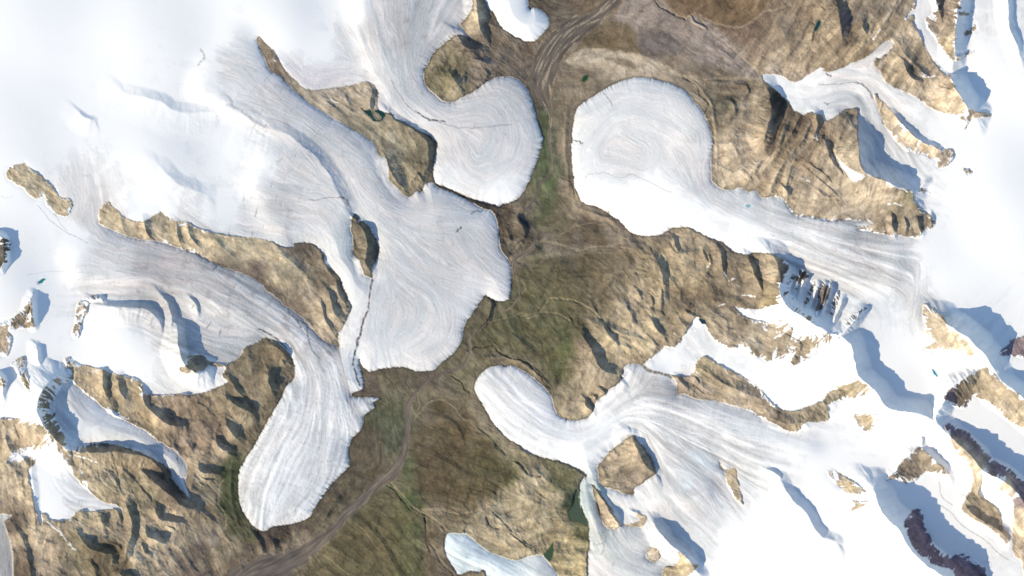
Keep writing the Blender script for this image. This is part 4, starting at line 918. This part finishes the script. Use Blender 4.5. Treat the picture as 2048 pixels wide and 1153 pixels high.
water = np.array([106, 98, 92], np.float32) * (1 + 0.09 * np.clip(rl, -2, 2)[..., None])
bar = sstep(0.75, 1.3, rl + 0.5 * n1) * sstep(10, 24, np.interp(Y, [0, 60, 200, 300, 800, 900, 960, 1153], [34, 46, 56, 6, 6, 12, 14, 10]))
rc = water * (1 - bar[..., None]) + np.array([156, 146, 130], np.float32) * bar[..., None]
bank_c = np.array([150, 132, 108], np.float32)
nb = near_river * (0.55 - 0.25 * sstep(600, 760, Y)) * sstep(-0.6, 1.0, rl) 
lc = lc * (1 - nb[..., None]) + bank_c * nb[..., None]
lc = lc * (1 - kk[..., None]) + rc * kk[..., None]

# snow lying on the upper rock: ragged fringes beside the ice and drifts in shaded gullies
SNOWY = upsample(scatter(CP("1560,640,1;1600,650,1;1500,620,0.2;1650,600,1;1600,560,0.62;1640,590,.62;1520,530,0.1;1750,780,0.5;1860,660,0.5;1960,770,0.3;1850,1060,0.36;1900,1120,0.36;1830,1040,.4;1880,1100,.36;1950,880,0.42;2010,950,.4;1980,930,.4;1830,940,0.4;1700,970,0.6;1720,840,0.5;100,820,0.7;100,790,0.8;120,870,0.5;200,880,0.2;50,620,0.7;160,640,1;40,350,0.2;300,440,0.15;350,445,0.3;200,720,0.2;1870,60,0.4;1850,140,0.1;1830,430,0.4;1900,310,0.5;1660,330,0.1;1400,300,0;1300,600,0;1000,100,0;800,300,0;500,500,0.1;400,900,0;250,1000,0;130,930,0.5;150,905,0.7;60,1000,0;1000,900,0;1400,500,0.05;1480,600,0.1;1540,770,0.4;1500,780,0.35;1440,790,0.1;1600,830,0;1300,1120,0.2;1220,960,0;1780,120,0.1;1700,50,0;1940,960,0.1;2040,1060,0;1970,1030,0.1"), 4, 10))[..., 0]
frag = fbm(X, Y, 6, 4, 91, 0.62); frag2 = fbm(X, Y, 22, 3, 92)
sn_line = -SD / (3 + 14 * SNOWY)          # 0 at the ice edge, 1 at the reach of the fringe
snow = sstep(0.02, 0.10, frag * 0.34 + 0.18 * g_f + 0.12 * g_c - 0.06 - 0.42 * np.clip(sn_line, 0, 3) + 0.32 * SNOWY + 0.2 * frag2) * (SD > -60) * (1 - icew) * sstep(0.12, 0.3, SNOWY)
for q_ in ("1604,359 1612,360 1619,364","1843,151 1858,154 1872,152","1484,592 1500,592 1510,594","1420,528 1412,536","1449,545 1452,556","1458,562 1470,558","1760,60 1752,70 1747,78","1438,613 1450,609","150,912 175,918 192,926","1880,322 1866,317","1632,268 1634,280 1628,276","1776,410 1790,408 1802,412","1853,150 1845,146","75,1030 100,1048 130,1078 150,1100","15,925 35,915 60,898","662,199 675,205","545,118 552,122","1395,745 1402,752"):
    r = seg_field(catmull(P(q_), False, 4), 8)
    sl, d, S, VX, VY, Lt = r
    snow[sl] = np.maximum(snow[sl], 0.8 * (1 - sstep(0.5, 1.9, d + 3.5 * frag[sl])) * (1 - icew[sl]))
# colour of the ice
ic = ice_c.copy()
gk = sstep(246, 222, il)[..., None]          # bare ice: greyer and faintly brown with dust
ic = ic - gk * np.array([4, 6, 7], np.float32)
dust = (sstep(0.15, 0.6, fbm(X, Y, 30, 5, 161, .6) + 0.12 * s0) * sstep(235, 205, il))[..., None]
ic = ic * (1 - 0.13 * dust * np.array([0.85, 1.05, 1.02], np.float32))
br = (s1 * 0.013 + s2 * 0.010 + 0.05 * fbm(X, Y, 34, 4, 142, .6)) * (0.6 + 0.8 * sstep(-.3, .4, fbm(X, Y, 60, 2, 73))) + s3 * 0.012
stf = upsample(scatter(CP("600,800,2.4;560,950,2.6;600,900,2.5;650,900,2;500,620,1.8;620,700,2.4;350,540,1.4;1200,880,1.6;1300,830,2;1450,880,2;1350,960,1.5;1050,820,1.7;1600,470,1.7;1700,530,1.8;1500,430,1.4;1250,280,1;1200,200,.9;950,280,.9;850,200,1.3;700,300,1.2;900,500,.9;850,650,.9;700,600,.9;800,60,1.4;1620,180,1.4;1760,240,1.5;560,200,1.2;600,400,1.2;1250,1080,1.3;300,870,1.6;1450,700,1.2;50,300,.6"), 3, 20))[..., 0]
band = sstep(1.1, 2.0, stf)
ic *= (1 + stf * dirty * br + dirty * 0.02 * n2 + dirty * s0 * (0.014 + 0.055 * band))[..., None]
Hh += icew * dirty * band * (0.26 * s0 + 0.04 * s4)
spots = sstep(0.35, 0.6, fbm(X, Y, 14, 4, 95) + 0.12 * s2) * dirty
ic *= (1 - 0.06 * spots)[..., None]
pale = sstep(1.3, 2.1, s2 + 0.4 * s1) * dirty
ic = ic * (1 - 0.22 * pale[..., None]) + np.array([246, 246, 248], np.float32) * 0.22 * pale[..., None]
tint = s1 * dirty * 0.008
ic[..., 0] *= 1 + tint; ic[..., 2] *= 1 - tint * 0.5
# ragged snow line between the white snow and the bare ice
cover = sstep(0.0, 0.22, fbm(X, Y, 26, 5, 97, 0.6) * 1.0 + 0.08 * s1 + (il - 236) / 26) * sstep(222, 236, il)
ic = ic * (1 - 0.6 * cover[..., None]) + np.array([251, 251, 252], np.float32) * 0.6 * cover[..., None]
PARTM = np.zeros(X.shape, np.int8)
for s, w, c, k0 in ICE_LINES:
    pts = catmull(P(s), False, 4); pts = pts + rs.randn(*pts.shape) * 0.7
    r = seg_field(pts, w * 3 + 3)
    if r is None: continue
    sl, d, S, VX, VY, Lt = r
    k = (1 - sstep(w * 0.5, w * 1.2 + 0.7, d)) * k0 * np.clip(0.75 + 0.7 * pnoise(S / 5, S * 0 + w), 0, 1)
    if w > 3.5: k = k * sstep(-0.3, 0.5, frag[sl])
    ic[sl] = ic[sl] * (1 - k[..., None]) + np.array(c, np.float32) * k[..., None]
    Hh[sl] -= 0.35 * k * icew[sl]
    if sum(c) < 390 and w <= 2: PARTM[sl][k > 0.28] = 1
    if w == 3.0: PARTM[sl][k > 0.3] = 2
deb = sstep(9, 0.5, SD) * sstep(-0.1, 0.5, fbm(X, Y, 16, 4, 163, .65)) * tongue * icew
ic = ic * (1 - 0.45 * deb[..., None]) + np.array([150, 141, 130], np.float32) * 0.45 * deb[..., None]
# crevasses and melt holes
crev = sstep(1.9, 2.8, s4 + 0.6 * fbm(X, Y, 12, 2, 77)) * upsample(scatter(CP("455,575,1;480,600,1;440,560,0.8;520,620,0.5;560,640,0.1;560,900,0.5;600,860,0.35;540,980,0.5;620,980,0.2;300,540,0.1;700,500,0.1;900,600,0.1;800,400,0;1200,300,0;1600,450,0;1300,850,0;100,100,0;1900,500,0;650,760,0.1;530,1030,0.6;1000,200,0.05"), 4, 10))[..., 0] * dirty
ic *= (1 - 0.30 * crev)[..., None]; Hh -= crev * 0.7 * icew
hole = sstep(0.55, 0.62, pnoise(X / 5 + 7, Y / 9 + 3)) * look(tong_img['E'], X, Y) * sstep(760, 820, Y)
ic *= (1 - 0.10 * hole)[..., None]
# E: fine folded bands across the lower tongue
snow_w = np.array([250, 250, 252], np.float32)
icec = np.clip(icew + snow, 0, 1)
col = lc * (1 - icec[..., None]) + (ic * icew[..., None] + snow_w * snow[..., None]) / np.maximum(icew + snow, 1e-3)[..., None] * icec[..., None]
Hh += snow * 0.35
# lakes
lakeV = np.zeros(X.shape, np.int16)
for n, (k, (p, c)) in enumerate(LAKES.items()):
    im = look(raster(p), X + wx1 * 0.4, Y + wy1 * 0.4)
    if not im.any(): continue
    lakeV[im] = n + 1
    lv = float(np.percentile(Hh[im], 20)); soft = blur(im.astype(np.float32), 2, 2)
    Hh = Hh * (1 - np.clip(soft * 1.4, 0, 1)) + lv * np.clip(soft * 1.4, 0, 1)
    Hh[im] = lv - 0.1
    col[im] = np.array(c) * (1 + 0.10 * n2[im][:, None])
    edge = (soft > 0.1) & ~im & (SD < 0)
    col[edge] *= 0.86
print('colour', round(time.time() - T0, 1))

def to_lin(c):
    c = np.clip(c / 255.0, 0, 1); return np.where(c <= 0.04045, c / 12.92, ((c + 0.055) / 1.055) ** 2.4)
KE_I = np.array([1.12, 1.195, 1.35]); KE_L = np.array([1.01, 1.125, 1.36])     # how bright level ground renders for albedo 1
KEXP = KE_I * icec[..., None] + KE_L * (1 - icec[..., None])
alb = np.clip(to_lin(col) / KEXP, 0.004, 0.90).astype(np.float32)

# ------------------------------------------------------------------ which object each grid cell belongs to
xc, yc = (X[:-1, :-1] + X[1:, 1:]) / 2, (Y[:-1, :-1] + Y[1:, 1:]) / 2
def cell(v): return v[:-1, :-1]
iceC = cell(ICEV)
lab = np.zeros(iceC.shape, np.int32)      # 0 = land
names = []
OBJ = []
def add(mask, name, kind, label=None, cat=None, group=None):
    OBJ.append((name, kind, label, cat, group)); lab[mask] = len(OBJ)
XWc, YWc = cell(XW), cell(YW)
inC = lambda img: look(img, XWc, YWc)
add(iceC & (xc < 1000), 'ice_cap', 'structure')
add(iceC & (xc >= 1000), 'snowfield', 'structure')
GL = 'glaciers flowing off the ice caps'
XVc, YVc = cell(XV), cell(YV)
def div(k): return iceC & look(tong_img[k], XVc, YVc)
add(div('K') & (xc < 560), 'plateau_glacier', None, 'white snow covered plateau glacier with a ragged grey east end, lower left', 'glacier', GL)
add(div('E') & (xc < 790), 'glacier', None, 'long banded grey glacier bending south to a wide tongue beside the river', 'glacier', GL)
add(div('D') & (xc < 770), 'glacier', None, 'narrow pale glacier squeezed between the tan ridge and the widest central glacier', 'glacier', GL)
add(div('C') & (xc < 1060), 'glacier', None, 'widest grey glacier left of centre, with a small knob on its east side', 'glacier', GL)
add(div('B') & (xc < 1110), 'glacier', None, 'swirled grey glacier from the top curling round a brown hill into a rounded lobe', 'glacier', GL)
add(div('X') & (xc > 1120), 'glacier', None, 'big pale glacier with a large round head, facing the swirled lobe across the valley', 'glacier', GL)
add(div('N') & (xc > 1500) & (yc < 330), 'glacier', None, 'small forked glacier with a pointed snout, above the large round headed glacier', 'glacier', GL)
add(div('M') & (xc > 1270), 'glacier', None, 'white hooked side glacier lying between two tan ridges at the centre right', 'glacier', GL)
add(div('J') & (xc > 930) & (yc > 700), 'glacier', None, 'S shaped pale glacier with flow bands and a rounded western end, lower centre', 'glacier', GL)
add(div('S') & (xc > 1150) & (yc > 940), 'glacier', None, 'grey green glacier with a slim point beside the dark lake at the bottom centre', 'glacier', GL)
for k, lb, ct, nm in (('top', 'white glacier tip with a serrated edge at the top centre', 'glacier', 'glacier'),
                  ('cirque', 'thin curved glacier running out of the dark shaded cirque, lower left', 'glacier', 'glacier'),
                  ('patch', 'white fan shaped snow patch with a long thin tail on tan slopes, lower left', 'snow patch', 'snow_patch'),
                  ('corner', 'dirty grey glacier edge in the bottom left corner', 'glacier', 'glacier'),
                  ('narrow', 'narrow straight glacier ending in a point, beside the sharp ridge at the upper right', 'glacier', 'glacier'),
                  ('small', 'small bluish white glacier tongue at the bottom centre', 'glacier', 'glacier'),
                  ('strip', 'slim white snow strip lying on tan ground west of the shaded snow wall', 'snow patch', 'snow_patch'),
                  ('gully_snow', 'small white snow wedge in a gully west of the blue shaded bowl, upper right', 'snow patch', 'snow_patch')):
    m = iceC & inC(raster(ICE[k]))
    if k == 'strip': m &= xc < 1572
    add(m, nm, None, lb, ct, GL if nm == 'glacier' else 'snow patches on bare ground')
NU = 'rock standing out of the ice'
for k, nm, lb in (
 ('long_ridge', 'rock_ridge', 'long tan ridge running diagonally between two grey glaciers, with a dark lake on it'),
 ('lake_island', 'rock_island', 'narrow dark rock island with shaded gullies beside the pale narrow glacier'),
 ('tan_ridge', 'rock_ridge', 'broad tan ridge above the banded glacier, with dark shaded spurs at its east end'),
 ('n_far_west', 'nunatak', 'boot shaped tan rock in white snow at the far left'),
 ('n_edge', 'nunatak', 'dark rock cut by the left edge of the picture, shaded blue'),
 ('n_serrate', 'nunatak', 'jagged brown rock ridge at the left edge with a sharp north east point'),
 ('n_sliver', 'nunatak', 'slim tan sliver of rock in snow west of the dark cirque'),
 ('n_tiny_west', 'nunatak', 'tiny dark rock at the left edge above the tan slopes'),
 ('n_scallop', 'nunatak', 'curved brown rock along the west rim of the white plateau glacier'),
 ('n_dome', 'nunatak', 'round dark topped rock knob on the plateau glacier with a thin tail'),
 ('n_strip', 'nunatak', 'long tan rock strip between the forked glacier and the snow, upper right'),
 ('n_pebble', 'nunatak', 'tiny brown rock alone in the white snow at the upper right'),
 ('n_wedge', 'nunatak', 'tiny wedge of rock in snow east of the tan summit, upper right'),
 ('n_spur', 'nunatak', 'small star shaped tan rock under the largest blue shadow, upper right'),
 ('n_diamond', 'nunatak', 'diamond shaped brown rock peak in the grey ice, lower centre right'),
 ('n_finger', 'nunatak', 'finger of tan rock with a shaded east face beside the grey green glacier'),
 ('n_carrot', 'nunatak', 'carrot shaped tan rock pointing down in the ice east of the diamond peak'),
 ('n_crescent', 'nunatak', 'small crescent of tan rock east of the rock finger'),
 ('n_round', 'nunatak', 'small round tan rock near the bottom, in grey ice'),
 ('n_hook', 'nunatak', 'tan rock at the bottom edge with a white snow band across it'),
 ('n_spotted', 'nunatak', 'bright tan rock slope streaked with snow near the right side'),
 ('n_heart', 'nunatak', 'heart shaped tan rock in snow south of the long tan strip ridge'),
 ('n_island_a', 'nunatak', 'slanting tan rock in snow at the lower right, the larger of a close pair'),
 ('n_island_b', 'nunatak', 'small ragged tan rock just below the slanting tan rock, lower right'),
 ('n_fan', 'nunatak', 'fan of striped brown cliffs above the shaded cirque, lower right'),
 ('n_arc', 'nunatak', 'arched tan ridge with dark western cliffs at the right edge'),
 ('n_cliff', 'nunatak', 'long dark purple cliff and tan crest winding to the lower right corner'),
 ('n_tail', 'nunatak', 'tan slope along the right edge in the lower right corner'),
 ('n_purple', 'nunatak', 'dark purple cliff inside the big blue shadow at the bottom right'),
 ('n_northeast', 'nunatak', 'dark snow streaked cliff at the right edge, north of the arched tan ridge'),
 ('n_shade_a', 'nunatak', 'uppermost of the small dark rocks in the tall blue shaded face, upper right'),
 ('n_shade_b', 'nunatak', 'middle, leaf shaped one of the small rocks in the tall blue shaded face'),
 ('n_shade_c', 'nunatak', 'lowest of the small dark rocks in the tall blue shaded face, upper right'),
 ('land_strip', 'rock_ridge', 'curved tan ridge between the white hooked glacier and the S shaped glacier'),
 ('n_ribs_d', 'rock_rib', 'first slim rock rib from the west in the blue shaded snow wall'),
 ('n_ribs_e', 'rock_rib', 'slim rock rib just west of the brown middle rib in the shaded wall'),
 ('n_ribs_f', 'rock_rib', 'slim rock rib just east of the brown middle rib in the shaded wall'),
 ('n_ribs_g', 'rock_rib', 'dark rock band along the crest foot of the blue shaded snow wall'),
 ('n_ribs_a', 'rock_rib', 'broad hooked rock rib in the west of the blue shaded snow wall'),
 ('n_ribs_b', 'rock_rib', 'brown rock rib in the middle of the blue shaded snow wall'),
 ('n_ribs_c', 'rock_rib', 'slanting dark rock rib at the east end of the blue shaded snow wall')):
    add(~iceC & inC(rock_imgs[k]), nm, None, lb, 'rocky ridge' if nm != 'nunatak' else 'rock outcrop', NU)
add(cell(rivV) & (lab == 0), 'river', 'structure')
for n, k in enumerate(LAKES): add(cell(lakeV) == n + 1, 'lake', 'structure')

# ------------------------------------------------------------------ materials
def make_mat(name, rough, spec, bump, bscale, vary):
    m = bpy.data.materials.new(name); m.use_nodes = True; nt = m.node_tree; N = nt.nodes; L = nt.links
    b = N['Principled BSDF']; b.inputs['Roughness'].default_value = rough; b.inputs['Specular IOR Level'].default_value = spec
    at = N.new('ShaderNodeVertexColor'); at.layer_name = 'ground'
    tc = N.new('ShaderNodeTexCoord'); nz = N.new('ShaderNodeTexNoise'); nz.inputs['Scale'].default_value = bscale; nz.inputs['Detail'].default_value = 5; nz.inputs['Roughness'].default_value = 0.65
    L.new(tc.outputs['Object'], nz.inputs['Vector'])
    mr = N.new('ShaderNodeMapRange'); mr.inputs['To Min'].default_value = 1 - vary; mr.inputs['To Max'].default_value = 1 + vary
    mr.inputs['From Min'].default_value = 0.3; mr.inputs['From Max'].default_value = 0.7
    L.new(nz.outputs['Fac'], mr.inputs['Value'])
    vm = N.new('ShaderNodeVectorMath'); vm.operation = 'SCALE'
    L.new(at.outputs['Color'], vm.inputs[0]); L.new(mr.outputs[0], vm.inputs['Scale'])
    L.new(vm.outputs[0], b.inputs['Base Color'])
    if bump:
        bp = N.new('ShaderNodeBump'); bp.inputs['Strength'].default_value = 1.0; bp.inputs['Distance'].default_value = bump
        L.new(nz.outputs['Fac'], bp.inputs['Height']); L.new(bp.outputs[0], b.inputs['Normal'])
    return m
MAT = {'land': make_mat('bare_ground', 0.95, 0.05, 9.0, 0.022, 0.10),
       'ice': make_mat('ice_and_snow', 0.9, 0.05, 0.5, 0.02, 0.012),
       'water': make_mat('water', 0.25, 0.3, 0.0, 0.01, 0.03),
       'river': make_mat('silty_river', 0.6, 0.2, 0.0, 0.012, 0.05)}

# ------------------------------------------------------------------ meshes
Z = (Hh * PX).astype(np.float64)
fz = 1 - Z / HC
PXw = (X - 1024) * PX * fz; PYw = (576.5 - Y) * PX * fz
VERT = np.stack([PXw, PYw, Z], -1).reshape(-1, 3)
du = np.gradient(VERT.reshape(NY, NX, 3), axis=1); dv = np.gradient(VERT.reshape(NY, NX, 3), axis=0)
NRM = np.cross(dv.reshape(-1, 3), du.reshape(-1, 3)); NRM /= np.linalg.norm(NRM, axis=1, keepdims=True)
NRM[NRM[:, 2] < 0] *= -1
COL = np.concatenate([alb.reshape(-1, 3), np.ones((NX * NY, 1), np.float32)], 1)
def pieces(mask):
    """connected pieces of a cell mask, by runs"""
    par = []; runs = []; prev = []
    def find(a):
        while par[a] != a: par[a] = par[par[a]]; a = par[a]
        return a
    for j in np.nonzero(mask.any(1))[0]:
        row = np.concatenate([[0], mask[j].astype(np.int8), [0]]); d = np.diff(row)
        cur = []
        for a, b in zip(np.nonzero(d == 1)[0], np.nonzero(d == -1)[0]):
            n = len(par); par.append(n); runs.append((j, a, b)); cur.append(n)
            for p in prev:
                pj, pa, pb = runs[p]
                if pj == j - 1 and pa < b and pb > a: par[find(n)] = find(p)
        prev = cur
    out = {}
    for n, r in enumerate(runs): out.setdefault(find(n), []).append(r)
    return sorted(out.values(), key=lambda rr: -sum(b - a for _, a, b in rr))
def to_mask(rr):
    m = np.zeros(lab.shape, bool)
    for j, a, b in rr: m[j, a:b] = True
    return m
def size(rr): return sum(b - a for _, a, b in rr)
for n, o_ in enumerate(OBJ):      # crumbs cut off a body by its ragged edge go back to what surrounds them
    if o_[0] in ('river', 'ice_cap', 'snowfield'): continue
    for rr in pieces(lab == n + 1)[1:]:
        j, a, b = rr[0]
        new = lab[j - 1, a] if lab[j - 1, a] != n + 1 else 0
        for j, a, b in rr: lab[j, a:b] = new
idx = np.arange(NY * NX).reshape(NY, NX)
def build(name, cells, mat, skirt=80.0, extra=None):
    j, i = np.nonzero(cells)
    if len(j) < 3: return None
    a, b, c, d = idx[j, i], idx[j+1, i], idx[j+1, i+1], idx[j, i+1]
    quads = np.stack([a, b, c, d], 1)
    used, inv = np.unique(quads, return_inverse=True); quads = inv.reshape(-1, 4)
    v = VERT[used]; cl = COL[used]; nr = NRM[used]
    if skirt:
        pc = np.pad(cells, 1); e = []
        core = pc[1:-1, 1:-1]
        for cond, p, q in ((core & ~pc[1:-1, :-2], (0, 0), (1, 0)), (core & ~pc[2:, 1:-1], (1, 0), (1, 1)),
                           (core & ~pc[1:-1, 2:], (1, 1), (0, 1)), (core & ~pc[:-2, 1:-1], (0, 1), (0, 0))):
            jj, ii = np.nonzero(cond)
            e.append(np.stack([idx[jj + p[0], ii + p[1]], idx[jj + q[0], ii + q[1]]], 1))
        e = np.concatenate(e)
        uu, iv = np.unique(e, return_inverse=True); e = iv.reshape(-1, 2)
        n0 = len(v); top = VERT[uu] - [0, 0, 1.0]; bot = VERT[uu] - [0, 0, skirt]
        m_ = len(uu)
        quads = np.concatenate([quads, np.stack([e[:, 0] + n0, e[:, 0] + n0 + m_, e[:, 1] + n0 + m_, e[:, 1] + n0], 1)])
        v = np.concatenate([v, top, bot]); cl = np.concatenate([cl, COL[uu], COL[uu]])
        nr = np.concatenate([nr, NRM[uu], NRM[uu]])
    if extra is not None:
        ev, eq, ec = extra
        quads = np.concatenate([quads, eq + len(v)]); v = np.concatenate([v, ev]); cl = np.concatenate([cl, ec]); nr = np.concatenate([nr, np.tile([0, 0, 1.0], (len(ev), 1))])
    org = np.array([v[:, 0].mean(), v[:, 1].mean(), v[:, 2].min()]); v = v - org
    me = bpy.data.meshes.new(name)
    me.vertices.add(len(v)); me.vertices.foreach_set('co', v.astype(np.float32).ravel())
    me.loops.add(len(quads) * 4); me.loops.foreach_set('vertex_index', quads.astype(np.int32).ravel())
    me.polygons.add(len(quads)); me.polygons.foreach_set('loop_start', np.arange(0, len(quads) * 4, 4, dtype=np.int32))
    me.polygons.foreach_set('use_smooth', np.ones(len(quads), bool))
    at = me.color_attributes.new('ground', 'FLOAT_COLOR', 'POINT'); at.data.foreach_set('color', cl.astype(np.float32).ravel())
    me.update(calc_edges=True)
    me.normals_split_custom_set_from_vertices(nr.astype(np.float32))
    me.materials.append(MAT[mat])
    o = bpy.data.objects.new(name, me); o.location = org; sc.collection.objects.link(o)
    return o
# bedrock sheet that carries the ice, coarse, wholly below the surface
st = 10
bi = np.unique(np.append(np.arange(0, NX, st), NX - 1)); bj = np.unique(np.append(np.arange(0, NY, st), NY - 1))
low = Z.copy()
for axs in (0, 1):
    for _ in range(11):
        low = np.minimum(low, np.minimum(np.roll(low, 1, axs), np.roll(low, -1, axs)))
bz = low[np.ix_(bj, bi)] - 90
BX = (X[np.ix_(bj, bi)] - 1024) * PX; BY = (576.5 - Y[np.ix_(bj, bi)]) * PX
ev = np.stack([BX, BY, bz], -1).reshape(-1, 3); bid = np.arange(len(bi) * len(bj)).reshape(len(bj), len(bi))
eq = np.stack([bid[:-1, :-1], bid[1:, :-1], bid[1:, 1:], bid[:-1, 1:]], -1).reshape(-1, 4)
ec = np.tile([0.15, 0.13, 0.1, 1.0], (len(ev), 1))
t = build('terrain', lab == 0, 'land', 0, (ev, eq, ec)); t['kind'] = 'structure'
for n, (name, kind, label, cat, group) in enumerate(OBJ):
    m = lab == n + 1
    mat = 'water' if name == 'lake' else 'river' if name == 'river' else 'ice' if name in ('glacier', 'ice_cap', 'snowfield', 'snow_patch', 'plateau_glacier') else 'land'
    parts = []
    if kind is None:
        for pm, pn, pmat in ((cell(PARTM) == 1, 'melt_channel', 'ice'), (cell(PARTM) == 2, 'medial_moraine', 'ice')) if mat == 'ice' else ((cell(snow) > 0.55, 'snow_streaks', 'ice'),):
            q = m & pm
            parts += [(to_mask(rr), pn, pmat) for rr in pieces(q)[:12] if size(rr) > 24]
    o = build(name, m, mat, 0 if kind == 'structure' else 70.0)
    if o is not None:
        for q, pn, pmat in parts:
            c_ = build(pn, q, pmat, 10.0)
            if c_ is None: continue
            c_.location.z += 1.5
            c_.parent = o; c_.location = c_.location - o.location
    if o is None: print('EMPTY', label or name); continue
    if kind: o['kind'] = kind
    else:
        o['label'] = label; o['category'] = cat
        if group: o['group'] = group
print('built', round(time.time() - T0, 1))
